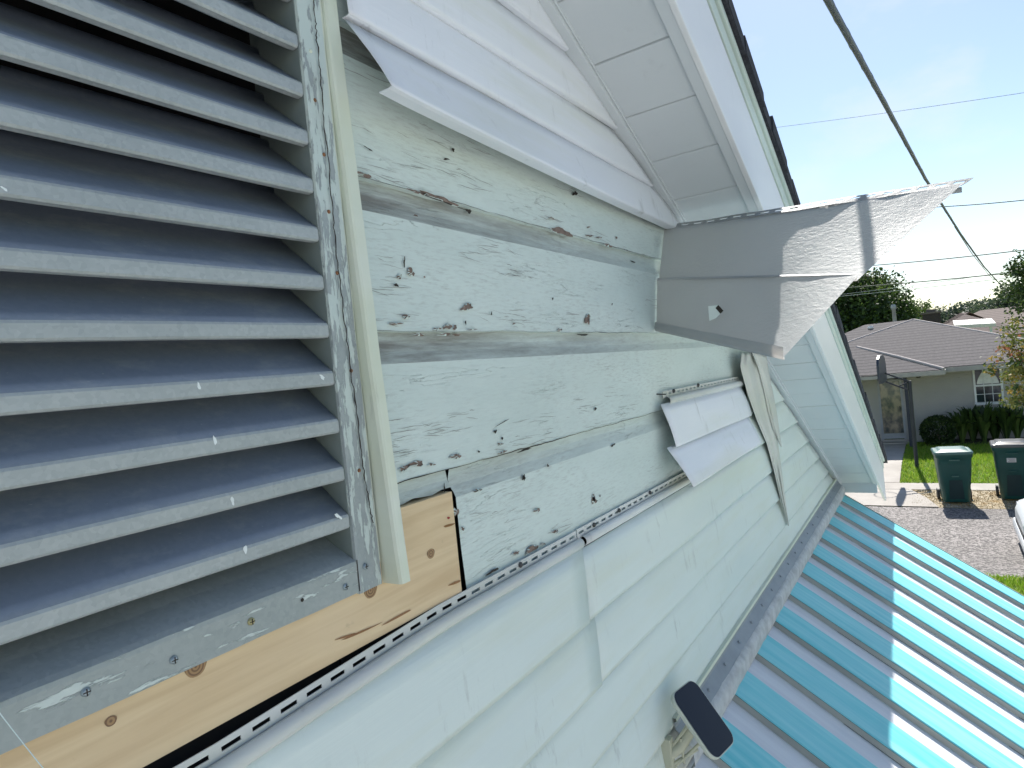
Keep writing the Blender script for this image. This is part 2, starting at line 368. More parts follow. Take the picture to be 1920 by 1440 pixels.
g = stuff(blades('near_grass', 9000, 9.6, 11.15, -3.2, 0.5, .07, GB, 5).build('verge_grass', GB)); g['label'] = 'grass strip along the near edge of the street'; g['category'] = 'grass'
GD = [plain('straw_dry', (0.36, 0.22, 0.06), 0.8), plain('straw_pale', (0.45, 0.35, 0.17), 0.8), plain('straw_green', (0.16, 0.16, 0.05), 0.8)]
g = stuff(blades('dry_weeds', 2600, 15.6, 16.9, -3.0, 0.15, .035, GD, 9).build('dry_weeds', GD)); g['label'] = 'dry straw coloured weeds on the gravel strip'; g['category'] = 'weeds'

# ------------------------------------------------------------------ the gable house
SL = 0.4825
def zr(x): return 3.945 - SL * (x - 1.661) if x > 0.1 else 3.945 - SL * (0.2 - x - 1.661)
def xr(z): return 1.661 + (3.945 - z) / SL
house = thing('gable_house', 'white gable end of a house with torn vinyl siding and exposed old boards', 'house', (1.8, 3, 0))
b = MB()   # framing behind the boards
b.hexa([(.474, .03, 0), (4.0, .03, 0), (4.0, .06, 0), (.474, .06, 0), (.474, .03, zr(.474) + .1), (4.0, .03, zr(4.0) + .1), (4.0, .06, zr(4.0) + .1), (.474, .06, zr(.474) + .1)])
b.box((-.32, .03, 0), (.472, .06, 3.40)); b.box((-.32, .03, 4.34), (.472, .06, 4.50))
b.hexa([(-4.0, .03, 0), (-.322, .03, 0), (-.322, .06, 0), (-4.0, .06, 0), (-4.0, .03, zr(-4.0) + .1), (-.322, .03, zr(-.322) + .1), (-.322, .06, zr(-.322) + .1), (-4.0, .06, zr(-4.0) + .1)])
b.build('sheathing', M_VOID, house)
b = MB(); b.box((3.94, .06, 0), (4.0, 8, 2.75)); b.box((-4.0, .06, 0), (-3.94, 8, 2.75)); b.box((-3.94, 7.94, 0), (3.94, 8, 2.75))
b.build('side_wall', M_VINYL, house)
# old clapboards: flat face, coved top, each board its own piece
def board(zb, x0, x1f, top=None, xs=None, seed=0):
    PROF = [(.010, 0), (.0, .0005), (.0, .006), (.0, .075), (.0, .143), (.003, .150), (.0065, .158), (.0085, .168), (.009, .181), (.009, .192)]
    b = MB(); n = 40; rows = []
    for (yy, dz) in PROF:
        xe = x1f(zb + dz); r = []
        for i in range(n + 1):
            x = lin(x0(dz) if callable(x0) else x0, xe, i / n)
            wob = .0014 * nz3(x * 3.1, zb * 9 + seed) if dz < .16 else 0
            edge = (.0022 * nz3(x * 14, zb * 31) + .0012 * nz3(x * 45, zb)) if dz < .002 else 0
            r.append((x, yy + wob, zb + dz + edge - .006 * (x - 1)))
        rows.append(r)
    b.grid(rows, 0, False, mif=lambda i, j: 1 if i >= 4 else 0)
    return b
XE = lambda z: xr(z) - .004
BZ = [3.299, 3.482, 3.665, 3.847, 4.029, 4.21]
boards = []
for i, zb in enumerate(BZ):
    x0 = .515
    if i == 0: x0 = lambda dz: .663 + .004 * math.sin(dz * 60) if dz < .155 else .515
    if i == 0:
        bb = board(zb, lambda dz: .668 + .0025 * math.sin(dz * 70) + .002 * math.sin(dz * 173 + 1), XE, seed=i)
        # remaining strip above the new plank
        n = 8; rows = []
        for yy, dz in ((.012, .158), (.004, .1585), (.0045, .163), (.0075, .170), (.009, .181), (.009, .192)):
            rows.append([(lin(.515, .662, k / n), yy, zb + dz + .002 * math.sin(k * 1.9) * (dz < .16)) for k in range(n + 1)])
        bb.grid(rows, 1, False)
    else: bb = board(zb, x0, XE, seed=i)
    boards.append(bb.build('wall_board', [M_BOARD, M_COVE], house))
# peeled patches and cracks, placed where the old paint has come away
def zi(z):
    for i in range(len(BZ) - 1, -1, -1):
        if z >= BZ[i] - .003: return i
    return 0
def z5(a): return [(650 + x * .3646, 450 + y * .3646, w * .3646, h * .3646, t) for x, y, w, h, t in a]
def z4(a): return [(600 + x * .3646, y * .3646, w * .3646, h * .3646, t) for x, y, w, h, t in a]
def z3(a): return [(600 + x * .3889, 880 + y * .3889, w * .3889, h * .3889, t) for x, y, w, h, t in a]
peel = z5([(330, 165, 35, 45, 0), (272, 188, 30, 22, 0), (620, 345, 55, 35, 0), (1238, 410, 32, 42, 0), (305, 395, 42, 20, 0), (250, 430, 90, 9, -.05), (520, 445, 40, 32, 0), (465, 458, 35, 16, 0), (558, 450, 18, 25, 0),
           (1095, 462, 25, 13, 0), (645, 460, 50, 7, 0), (370, 487, 60, 14, 0), (505, 486, 70, 14, 0), (565, 488, 40, 12, 0), (790, 1050, 25, 14, -.2), (560, 1112, 55, 24, -.2), (360, 1150, 65, 32, -.2), (295, 1175, 48, 32, -.2),
           (435, 1155, 35, 13, -.2), (675, 1287, 40, 13, -.2), (1272, 1335, 20, 45, 0), (980, 1390, 30, 18, 0), (800, 1092, 40, 14, -.25), (400, 190, 12, 8, 0), (860, 430, 14, 8, 0)])
peel += z4([(230, 900, 70, 22, .3), (620, 1022, 170, 26, .36), (500, 988, 90, 16, .3), (1240, 1190, 100, 34, .2), (1190, 1122, 28, 11, 0), (1480, 1262, 50, 13, .2), (1435, 1222, 25, 11, 0), (1385, 1212, 40, 10, .2), (1380, 1168, 16, 8, 0), (1525, 1222, 10, 12, 0), (490, 1110, 24, 16, .2)])
peel += z3([(760, 100, 35, 11, -.4), (1320, 145, 14, 40, 0), (1022, 385, 70, 24, -.5), (945, 405, 30, 18, -.5), (1135, 300, 24, 18, -.3), (655, 205, 26, 40, 0), (690, 285, 18, 16, 0), (1075, 360, 20, 14, 0)])
dark = z5([(255, 232, 26, 14, 0), (1280, 868, 10, 18, 0), (800, 940, 60, 5, -.6), (915, 1080, 74, 9, -.28), (1215, 487, 66, 7, 0), (765, 985, 14, 18, 0), (680, 1088, 10, 12, 0), (1370, 1055, 18, 12, -.6), (1035, 1160, 10, 14, 0), (1060, 302, 8, 12, 0), (745, 378, 6, 18, 0), (612, 425, 6, 26, .2), (297, 115, 7, 60, 0), (1365, 330, 6, 10, 0), (800, 1020, 8, 18, 0), (910, 1222, 14, 30, 0)])
dark += z4([(765, 1085, 30, 20, 0), (685, 770, 13, 20, 0), (1312, 995, 24, 22, 0), (1610, 1346, 22, 8, .3), (650, 818, 34, 8, 0), (640, 1040, 190, 7, .36), (1100, 824, 7, 7, 0), (250, 765, 40, 7, .6)])
dark += z3([(832, 492, 50, 16, -.6), (985, 40, 6, 30, 0), (1350, 128, 6, 10, 0), (600, 95, 5, 60, .0)])
pm = {}; dm = {}
for lst, dst, off in ((peel, pm, -.0022), (dark, dm, -.0026)):
    for k, (cx, cy, wx, hy, t) in enumerate(lst):
        i = zi(onwall(cx, cy).z); ii = min(i, len(boards) - 1)
        dzc = onwall(cx, cy).z - BZ[ii]; yo = off if dzc < .147 else off + .006
        dst.setdefault(ii, MB()).face([onwall(px, py, yo) for px, py in blob(cx, cy, wx, hy, 18, .45, t, k)][::-1])
for i, m_ in pm.items(): stuff(m_.build('peeled_patch', M_BARE, boards[i]))
rf = random.Random(77); fm = {}
for k, (cx, cy, wx, hy, t) in enumerate(peel):                 # curled paint flakes still holding on around the bare patches
    if wx < 7: continue
    i = zi(onwall(cx, cy).z)
    if onwall(cx, cy).z - BZ[i] > .147: continue
    pts = [onwall(px, py, -.0024) for px, py in blob(cx, cy, wx, hy, 18, .45, t, k)]
    for q in rf.sample(range(18), 7):
        a, c = pts[q], pts[(q + 1) % 18]; o = (a + c) / 2; ctr_ = onwall(cx, cy, -.0024); d = (ctr_ - o).normalized(); s = rf.uniform(.0015, .004)
        m = a.lerp(c, rf.uniform(.2, .8)); lift = Vector((0, -rf.uniform(.4, 1.3) * s, 0))
        fm.setdefault(i, MB()).face([a, c, c.lerp(m, .4) + d * s * .6 + lift * .5, m + d * s + lift, a.lerp(m, .4) + d * s * .5 + lift * .6])
for i, m_ in fm.items(): stuff(m_.build('paint_flake', M_BOARD, boards[i], solid=.0003))
rr = random.Random(21)
for i, bd in enumerate(boards):
    m_ = dm.get(i, MB())
    hm = MB()
    for cl in range(16 if i < 4 else 5):                       # hairline splits following the grain, in loose bundles
        cx = .53 + 1.6 * rr.random() ** 1.6; cz = BZ[i] + .006 + .135 * rr.random() ** 1.6
        for k in range(rr.randrange(4, 11)):
            x = cx + rr.uniform(-.05, .05); z = cz + rr.uniform(-.012, .012); ln = rr.uniform(.008, .06); ww = rr.uniform(.00010, .00032)
            if (i == 0 and x < .67) or x < .525 or x + ln > xr(z) - .1 or z < BZ[i] + .003 or z > BZ[i] + .145: continue
            up = []; dn = []; zz = z; dr = rr.uniform(-.0006, .0003)
            for q in range(9):
                xx = x + ln * q / 8; zz += rr.uniform(-.0006, .0006) + dr; tw = ww * (.25 + math.sin(math.pi * (q + .4) / 8.8)) * rr.uniform(.6, 1.3)
                up.append((xx, -.0019, zz + tw - .006 * (xx - 1))); dn.append((xx, -.0019, zz - tw - .006 * (xx - 1)))
            for q in range(8): hm.face([dn[q], dn[q + 1], up[q + 1], up[q]])
    stuff(hm.build('hairline_split', M_HAIR, bd))
    if m_.f: stuff(m_.build('paint_crack', M_DARKC, bd))
for i in (1, 2, 3):                                           # open joint under each board edge, dark where the boards have sprung
    g = MB(); n = 160; lo = []; hi = []
    for k in range(n + 1):
        x = lin(.52, xr(BZ[i]) - .02, k / n); wd = max(.0001, (.0011 if i == 1 else .0005) + .0011 * nz3(x * 5, i * 7.7) + .0005 * nz3(x * 31, i)) * (1.0 if x < 1.6 else .7)
        ed = .0022 * nz3(x * 14, BZ[i] * 31) + .0012 * nz3(x * 45, BZ[i]); z = BZ[i] + ed - .006 * (x - 1) + .0004
        hi.append((x, -.0016, z)); lo.append((x, -.0012, z - wd))
    g.grid([lo, hi], 0, False); g.build('board_joint', M_DARKC, boards[i])

# ------------------------------------------------------------------ vinyl siding
def course(b, x0, x1, zb, zt, yb=-.021, yt=-.010, n=26, seed=0, mi=0, slope=-.008, flare=None, ret=.011):
    rows = []
    for t in (0, .25, .5, .75, .93, 1.0, 1.02, 1.03):
        r = []
        for i in range(n + 1):
            u = i / n; z = lin(zt, zb, min(t, 1))
            xa = x0(z) if callable(x0) else x0; xb = x1(z) if callable(x1) else x1
            x = lin(xa, xb, u); dz = slope * (x - 1); f = flare(u, x) if flare else 0.0
            bow = -.0025 * math.sin(math.pi * min(t, 1)) + .0028 * nz3(x * 2.7, zb * 11 + seed, t * 1.5)
            y = lin(yt, yb, min(t, 1)) + bow + f * min(t, 1)
            if t > 1.01: y += ret * (.25 if t < 1.025 else 1.0); z -= .0012
            r.append((x, y, z + dz))
        rows.append(r)
    b.grid(rows[:6], mi, True); b.grid(rows[5:], mi, False)
def hem(b, x0, x1, zt, zb, y, pitch, slot, sh, slope=-.008, mi=0, bend=None):
    n = max(1, int((x1 - x0) / pitch)); p = (x1 - x0) / n; h = zt - zb; za = zb + h * .42; zc = za + sh
    def P(x, z):
        return (x, y + (bend(x)[0] if bend else 0), z + slope * (x - 1) + (bend(x)[1] if bend else 0))
    for i in range(n):
        a = x0 + i * p; c = a + p; s0 = a + (p - slot) / 2; s1 = s0 + slot
        for (u0, u1, w0, w1) in ((a, c, zb, za), (a, s0, za, zc), (s1, c, za, zc), (a, c, zc, zt)):
            b.face([P(u0, w0), P(u1, w0), P(u1, w1), P(u0, w1)], mi)
def curl(b, x0, x1, zc, y, r, slope=-.008, mi=0, n=30, bend=None):
    rows = []
    for k in range(9):
        a = R(100 - 25 * k)
        rows.append([(x, y - r * math.cos(a) * .9 + (bend(x)[0] if bend else 0), zc + r * math.sin(a) + slope * (x - 1) + (bend(x)[1] if bend else 0) + .0006 * nz3(x * 30, k)) for x in [lin(x0, x1, i / n) for i in range(n + 1)]])
    b.grid(rows, mi, True)
XJ = lambda z: xr(z) - .02
def hb(x): return (-.006 * max(0, .62 - x) / .3, -.012 * max(0, min(1, (.60 - x) / .3)))
nailpos = []
def siding(courses, label=None, hemspec=None, m=M_VINYL):
    b = MB()
    for c in courses: course(b, **c)
    o = b.build('siding_panel', [m], house, solid=.0011)
    if label: o['label'] = label
    if hemspec:
        h = MB(); hem(h, *hemspec[:8], bend=hb if hemspec[0] < .9 else None)
        curl(h, hemspec[0] + .012, hemspec[1] + .006, hemspec[3] - .006, hemspec[4] - .004, .0085, bend=hb if hemspec[0] < .9 else None)
        h.build('nail_hem', M_HEM, o, solid=.0012)
    return o
SEAM = .958
siding([dict(x0=-.5, x1=lambda z: SEAM + (3.17 - z) * -.16, zb=3.166, zt=3.288, yb=-.0245, yt=-.012, seed=1), dict(x0=-.5, x1=lambda z: SEAM + .02 + (3.05 - z) * -.16, zb=3.05, zt=3.168, yb=-.0245, yt=-.012, seed=2)],
       'left vinyl panel of the top course, overlapping its neighbour', (-.5, .972, 3.319, 3.302, -.006, .0305, .019, .0042, 0))
siding([dict(x0=SEAM - .03, x1=XJ, zb=3.166, zt=3.286, seed=3), dict(x0=SEAM - .03, x1=XJ, zb=3.05, zt=3.168, seed=4)],
       'right vinyl panel of the top course below the short loose piece', (.977, 2.35, 3.320, 3.303, -.0055, .0305, .019, .0042, 0))
siding([dict(x0=-.5, x1=XJ, zb=2.934, zt=3.052, seed=5), dict(x0=-.5, x1=XJ, zb=2.822, zt=2.936, seed=6)], 'vinyl panel running just above the awning flashing')
siding([dict(x0=2.2, x1=XJ, zb=3.282, zt=3.402, seed=7), dict(x0=2.2, x1=XJ, zb=3.398, zt=3.52, seed=8)], 'small triangular vinyl panel tucked under the lower soffit')
for k in range(9):
    z0 = 2.59 - k * .232; siding([dict(x0=-.5, x1=4.0, zb=z0 + .116, zt=z0 + .234, seed=k, n=8), dict(x0=-.5, x1=4.0, zb=z0, zt=z0 + .118, seed=k + 30, n=8)])
def fl(a, c, p=1.0): return lambda u, x: lin(a, c, min(1, u * 1.0) ** p)
xl = lambda z: .545 + (z - 3.925) * -.03
upA = siding([dict(x0=xl, x1=XJ, zb=3.928, zt=4.022, yb=-.018, yt=-.014, slope=-.008, flare=fl(-.052, -.012, .7), ret=.02, seed=11),
        dict(x0=xl, x1=XJ, zb=4.020, zt=4.108, yb=-.018, yt=-.008, slope=-.022, flare=fl(-.002, -.004), seed=12)], 'loose lowest panel of the upper siding, its torn edge flaring away from the boards', m=M_VINYL_UP)
siding([dict(x0=.53, x1=XJ, zb=4.102, zt=4.20, yb=-.02, yt=-.008, slope=.0, seed=13), dict(x0=.53, x1=XJ, zb=4.198, zt=4.30, yb=-.02, yt=-.008, slope=.0, seed=14)], m=M_VINYL_UP)
siding([dict(x0=.53, x1=XJ, zb=4.298, zt=4.40, yb=-.02, yt=-.008, slope=.0, seed=15), dict(x0=.53, x1=lambda z: max(.535, XJ(z)), zb=4.398, zt=4.5, yb=-.02, yt=-.008, slope=.0, seed=16)], m=M_VINYL_UP)
for k in range(9):                                             # left of the vent
    siding([dict(x0=lambda z: max(-3.9, .22 - xr(z)), x1=-.345, zb=2.59 + .232 * k + .116 * j, zt=2.708 + .232 * k + .116 * j, seed=k + j, n=5, slope=0) for j in (1, 0)] if 2.59 + .232 * k < 4.45 else [dict(x0=-.36, x1=-.346, zb=4.4, zt=4.5, n=1, slope=0)])
siding([dict(x0=lambda z: max(-.36, .22 - xr(z)), x1=.527, zb=zb_, zt=zb_ + .118, seed=9, n=6, slope=0) for zb_ in (4.345, 4.461)])
def nail(p, r, parent, m, name='nail', ax=(0, -1, 0), h=.0025):
    b = MB(); p = Vector(p); a = Vector(ax).normalized(); b.tube([p, p + a * h * .6, p + a * h], [r, r * .95, r * .55], 10); return b.build(name, m, parent)
for px, py in ((975, 1059), (1113, 984), (1218, 923.5), (1160, 957)): nail(onwall(px, py, -.007), .0042, house, M_NAILHD, h=.004)
nail(onwall(1231, 739, -.0) , .0016, house, M_NAILHD, ax=(.5, -1, -.15), h=.022)

# ------------------------------------------------------------------ soffit, fascia, drip edge, shingles, roof
sof = MB()
def rk(x, y, dz=0.0): return (x, y, zr(x) + dz)
def rakebar(b, x0, x1, y0, y1, z0, z1, mi=0):
    b.hexa([rk(x0, y0, z0), rk(x1, y0, z0), rk(x1, y1, z0), rk(x0, y1, z0), rk(x0, y0, z1), rk(x1, y0, z1), rk(x1, y1, z1), rk(x0, y1, z1)], mi)
rakebar(sof, .1, 4.07, -.004, -.036, -.013, .006)
rakebar(sof, .1, 4.07, -.036, -.040, -.004, .006)
sofo = sof.build('soffit_trim', M_SOFFIT, house, bevel=.0015)
b = MB(); rakebar(b, .1, 4.07, -.006, -.040, .003, .012); rakebar(b, .1, 4.07, -.192, -.215, -.006, .008)
b.build('soffit_channel', M_SOFFIT, house, bevel=.0015)
x = .1
SP = .1345
while x < 4.05:
    x1 = min(x + SP, 4.06); p = MB()
    rakebar(p, x + .0018, x1 - .0018, -.034, -.196, .0015 + random.uniform(-.0008, .0008), .009); p.build('soffit_panel', M_SOFFIT, house, bevel=.001); x = x1
b = MB(); rakebar(b, .1, 4.06, -.03, -.2, .012, .014); b.build('soffit_backing', M_VOID, house)
b = MB(); rakebar(b, .1, 4.40, -.2135, -.226, -.008, .185); b.build('fascia', M_FASCIA, house, bevel=.002)
b = MB(); rakebar(b, .1, 4.42, -.214, -.2285, .192, .232); rakebar(b, .1, 4.42, -.214, -.236, .2345, .252); b.build('drip_edge', M_DRIP, house, bevel=.002)
b = MB(); rakebar(b, .1, 4.43, -.21, -.214, .18, .24); b.build('fascia_groove', M_VOID, house)
# end of the rake: boxed return under the eave
b = MB(); b.box((4.055, -.004, 2.735), (4.08, -.212, 2.80)); b.box((4.03, -.002, 2.802), (4.09, -.206, 2.812)); b.box((4.02, -.003, 2.735), (4.055, -.02, 2.83))
b.build('eave_return', M_SOFFIT, house, bevel=.002)
b = MB(); b.box((4.04, -.012, 2.8125), (4.085, -.2, 2.816)); b.build('return_joint', M_VOID, house)
roof = MB()
for s in (1, -1):
    pts = []
    for (x, dz) in ((.1, 0), (4.46, 0)):
        for y in (-.225, 8.2): pts.append((x if s > 0 else .2 - x, y, 3.945 - SL * (x - 1.661) + .25))
    a, b2, c, d = pts; t = .03
    roof.hexa([a, c, d, b2, (a[0], a[1], a[2] + t), (c[0], c[1], c[2] + t), (d[0], d[1], d[2] + t), (b2[0], b2[1], b2[2] + t)] if s > 0 else [c, a, b2, d, (c[0], c[1], c[2] + t), (a[0], a[1], a[2] + t), (b2[0], b2[1], b2[2] + t), (d[0], d[1], d[2] + t)])
roofo = roof.build('roof', M_SHINGLE, house)
rakebar_l = MB()
for y0, y1, z0, z1 in ((-.004, -.21, 0, .01), (-.2135, -.226, -.008, .25)):
    p = [(.098, zr(.2 - .098)), (-4.2, 3.945 - SL * (4.4 - 1.661))]
    (xa, za), (xb, zb) = p
    rakebar_l.hexa([(xb, y0, zb + z0), (xa, y0, za + z0), (xa, y1, za + z0), (xb, y1, zb + z0), (xb, y0, zb + z1), (xa, y0, za + z1), (xa, y1, za + z1), (xb, y1, zb + z1)])
rakebar_l.build('far_rake_board', M_FASCIA, house)
x = .12; k = 0
while x < 4.44:
    wd = .118 + random.uniform(-.004, .004); b = MB(); yo = -.242 - random.uniform(0, .006); z0 = .253 + .0015 * (k % 3)
    tl = .018
    b.hexa([rk(x, .1, z0 + .004), rk(x + wd + .03, .1, z0), rk(x + wd + .03, yo, z0), rk(x, yo + random.uniform(-.003, .003), z0 + .004), rk(x, .1, z0 + .044), rk(x + wd + .03, .1, z0 + .034), rk(x + wd + .03, yo, z0 + .034), rk(x, yo, z0 + .044)])
    b.build('shingle', M_SHINGLE, roofo); x += wd; k += 1
# ------------------------------------------------------------------ louvred vent
vent = thing('louvre_vent', 'galvanised metal louvre vent with peeling painted frame set in the gable', 'vent', (.08, 0, 3.38))
VX0, VX1 = -.30, .4735
lips = [3.4535 + .05165 * k for k in range(17)]
for k, zb in enumerate(lips):
    if zb > 4.28: break
    b = MB(); prof = [(.006, .0035), (-.001, -.0004), (-.0075, .0), (-.0092, .0018), (-.0092, .0122), (-.0080, .0146), (.002, .0222), (.020, .0372), (.0555, .0660), (.0565, .074)]
    n = 10; rows = []
    for (y, dz) in prof:
        rows.append([(lin(VX0, VX1 - .001, i / n), y + .0006 * nz3(i * .7, k), zb + dz + .0007 * nz3(i * .5, k * 3.1)) for i in range(n + 1)])
    b.grid(rows[:3], 1, False); b.grid(rows[2:6], 1, False); b.grid(rows[5:], 0, True)
    b.build('slat', [M_GALV, M_LIP], vent, solid=.0009)
for (px, py, w, h) in ((373, 724, 6, 13), (403, 826, 7, 14), (436, 939, 7, 14), (460, 1030, 8, 14), (604, 707, 10, 7), (634, 968, 12, 8), (8, 354, 12, 6)):
    b = MB(); b.face([onwall(x, y, -.0099) for x, y in blob(px, py, w, h, 14, .35, .6, 3)][::-1]); b.build('paint_drip', M_WPAINT, vent)
b = MB(); b.box((VX1, -.0085, 3.384), (VX1 + .0015, .07, 4.30)); b.build('jamb', M_JIN, vent)
b = MB(); b.box((VX0, -.0085, 3.384), (VX0 - .0015, .07, 4.30)); b.box((VX0 - .037, -.0105, 3.384), (VX0 - .002, -.008, 4.34)); b.box((VX0 - .002, -.0105, 4.304), (VX1 + .002, -.008, 4.34)); b.build('frame_flange', M_JAMB, vent)
b = MB(); n = 30; rows = []
for y, xx in ((-.0085, .4745), (-.0115, .4752), (-.012, .477), (-.0105, .492), (-.0105, .5085), (-.008, .5092)):
    rows.append([(xx + .0012 * nz3(z * 9, xx * 40) , y + .0008 * nz3(z * 12, 5), z) for z in [lin(3.381, 4.34, i / n) for i in range(n + 1)]])
b.grid(rows, 0, False); fr = b.build('side_frame', M_JAMB, vent, solid=.001)
b = MB(); rows = []; n = 26
for y, z in ((.055, 3.452), (.02, 3.432), (-.006, 3.4195), (-.0112, 3.4165), (-.0118, 3.413), (-.0115, 3.398), (-.0115, 3.3835), (-.008, 3.383)):
    rows.append([(lin(VX0, .4738, i / n), y, z + .0007 * nz3(i * .6, z * 3)) for i in range(n + 1)])
b.grid(rows, 0, False, mif=lambda i, j: 1 if i < 3 else 0); b.build('sill_frame', [M_SILL, M_LIP], vent, solid=.001)
b = MB(); rows = []
for z0, z1 in ((3.405, 4.34),):
    for dx in (0, 1):
        rows.append([((.5095 if dx == 0 else .5125 + .0012 * nz3(z * 22)), -.0075, z) for z in [lin(z0, z1, i / 50) for i in range(51)]])
b.grid(rows, 0, False); b.build('caulk_bead', M_TRIM, vent, solid=.002)
b = MB()   # the crack that runs down the old caulk
pts = [(586, -20), (592, 40), (594, 75), (600, 130), (604, 190), (610, 250), (618, 330), (624, 400), (630, 470), (641, 560), (652, 650), (664, 740), (676, 830), (684, 900), (694, 950), (700, 985)]
up, dn = [], []
for i in range(len(pts) - 1):
    for q in range(8):
        t = q / 8; px = lin(pts[i][0], pts[i + 1][0], t) + random.uniform(-1.6, 1.6); py = lin(pts[i][1], pts[i + 1][1], t); wd = max(.25, 1.0 + .9 * nz3(py * .05, 3))
        up.append(onwall(px - wd, py, -.0132)); dn.append(onwall(px + wd, py, -.0132))
for i in range(len(up) - 1): b.face([up[i], dn[i], dn[i + 1], up[i + 1]])
b.build('caulk_crack', M_DARKC, vent)
b = MB(); b.face([(.4738, -.0125, 3.384), (.4752, -.0125, 3.384), (.4756, -.0125, 3.418), (.4744, -.0125, 3.418)]); b.build('frame_joint', M_DARKC, vent)
for px, py, m in ((582, 96, M_TRIM), (590, 188, M_RUST), (607, 290, M_RUST), (616, 397, M_RUST), (632, 512, M_RUST), (658, 695, M_RUST), (673, 882, M_RUST)):
    nail(onwall(px, py, -.0112), .0022, vent, m, 'nail_head', h=.0016)
for px, py, m in ((684, 1062, M_ZINC), (647, 1100, M_ZINC), (470, 1165, M_BRASS), (325, 1237, M_ZINC), (160, 1297, M_ZINC)):
    p = onwall(px, py, -.0118); s = nail(p, .0036, vent, m, 'screw', h=.0028)
    q = MB(); q.box((p.x - .0026, p.y - .0031, p.z - .0004), (p.x + .0026, p.y - .0027, p.z + .0004)); q.box((p.x - .0004, p.y - .0032, p.z - .0026), (p.x + .0004, p.y - .0028, p.z + .0026)); q.build('screw_recess', M_DARKC, s)
p = onwall(567, 1125, -.0126); b = MB(); b.face([(p.x + .0019 * math.cos(a * .524), p.y, p.z + .0019 * math.sin(a * .524)) for a in range(12)][::-1]); b.build('screw_hole', M_DARKC, vent)
b = MB()   # near-black box stands for the attic darkness behind the blades
b.box((VX0 - .02, .5, 3.3), (VX1 + .02, .52, 4.4)); b.box((VX0 - .04, .06, 3.3), (VX0 - .02, .5, 4.4)); b.box((VX1 + .02, .06, 3.3), (VX1 + .04, .5, 4.4)); b.box((VX0, .06, 3.38), (VX1, .5, 3.40)); b.box((VX0, .06, 4.34), (VX1, .5, 4.36))
b.build('attic_dark_box', M_VOID, vent)

# ------------------------------------------------------------------ vinyl channel beside the vent
b = MB(); rows = []
n = 36
for i in range(n + 1):
    t = i / n; z = lin(3.379, 4.36, t); p = lin(.0335, .011, min(1, t * 1.55)); wd = lin(.0145, .0215, min(1, t * 1.55)); xb = lin(.5165, .5132, min(1, t * 4)) + .0006 * nz3(z * 15)
    rows.append([(xb, -.003, z), (xb + .0006, -p + .004, z), (xb + .0022, -p + .0008, z), (xb + .005, -p, z), (xb + wd - .001, -p, z), (xb + wd, -p + .0012, z), (xb + wd, -.002, z)])
b.grid(rows, 0, False)
tag(b.build('corner_channel', M_TRIM, solid=.0012), 'cream vertical vinyl channel between the louvre vent and the bare boards', 'trim')

# ------------------------------------------------------------------ new pine plank
plank = MB()
pz0, pz1 = 3.3215, 3.4545
PO = [(-.4, pz0), (.654, pz0), (.6545, pz1), (.506, pz1 + .001), (.506, 3.397), (-.4, 3.397)]
plank.face([(x, -.0045, z) for x, z in PO]); plank.face([(x, .022, z) for x, z in PO][::-1])
for k in range(6):
    (xa, za), (xb, zb) = PO[k], PO[(k + 1) % 6]; plank.face([(xa, -.0045, za), (xa, .022, za), (xb, .022, zb), (xb, -.0045, zb)])
pl = tag(plank.build('pine_plank', M_PINE, bevel=.0006), 'bare new pine plank patched in below the louvre vent', 'plank')
for px, py, r in ((695, 1107, 12), (367, 1250, 20), (208, 1352, 11), (808, 1038, 7)):
    c = onwall(px, py, -.0049); b = MB(); e = (onwall(px + r, py, -.0049) - c).length
    b.face([(e * (1 + .08 * math.sin(3 * a)) * math.cos(a), 0, .85 * e * math.sin(a)) for a in [k * .314 for k in range(20)]][::-1]); b.build('knot', M_KNOT, pl, loc=c)
for px, py, w, h, t in ((650, 1193, 40, 4, -.3), (672, 1187, 62, 4, -.45), (745, 1157, 60, 4, -.55), (842, 985, 20, 5, -.3), (853, 1093, 22, 5, -.4), (700, 1175, 30, 2, -.5)):
    b = MB(); b.face([onwall(x, y, -.0052) for x, y in blob(px, py, w, h, 14, .2, t, 5)][::-1]); b.build('resin_streak', M_RESIN, pl)
b = MB(); b.face([onwall(x, y, -.0052) for x, y in blob(841, 971, 5, 5, 8, .3, 0, 2)][::-1]); b.build('red_mark', plain('red_crayon', (.35, .01, .02), .6), pl)

# ------------------------------------------------------------------ bent panel sticking out from the wall (we see its back)
A, Mw, B = Vector((1.586, -.004, 3.922)), Vector((1.512, -.004, 3.789)), Vector((1.462, -.004, 3.672))
C, Mf, D = onx(1803, 346, 1.62), onx(1606, 527, 1.378), onx(1471, 668, 1.18)
flap = thing('bent_siding_panel', 'torn vinyl siding panel bent out from the wall, grey back face in the sun', 'siding panel', (1.58, 0, 3.7))
def ruled(p0, p1, q0, q1, nr, ns, bulge=0.0, d=Vector((1, 0, 0))):
    rows = []
    for i in range(nr + 1):
        t = i / nr; a = p0.lerp(p1, t); c = q0.lerp(q1, t)
        rows.append([a.lerp(c, s / ns) + d * bulge * math.sin(math.pi * s / ns) * .6 + d * .004 * nz3(s * .35, t * 2, 1) for s in range(ns + 1)])
    return rows
b = MB()
b.grid(ruled(A, Mw, C, Mf, 8, 26, .012), 0, True)
step = Vector((-.022, 0, .008))          # the lap ledge between the two faces
Mw2, Mf2 = Mw + Vector((-.012, 0, .0)), onx(1612, 514, 1.355)
led = []
for t, o in ((0, 0), (.3, .005), (.7, .006), (1, 0)):
    led.append([Mw.lerp(Mw2, t).lerp(Mf.lerp(Mf2, t), s / 26) + Vector((0, 0, o)) for s in range(27)])
b.grid(led, 0, True)
b.grid(ruled(Mw2, B, Mf2, D, 8, 26, .010), 0, True)
lipr = []
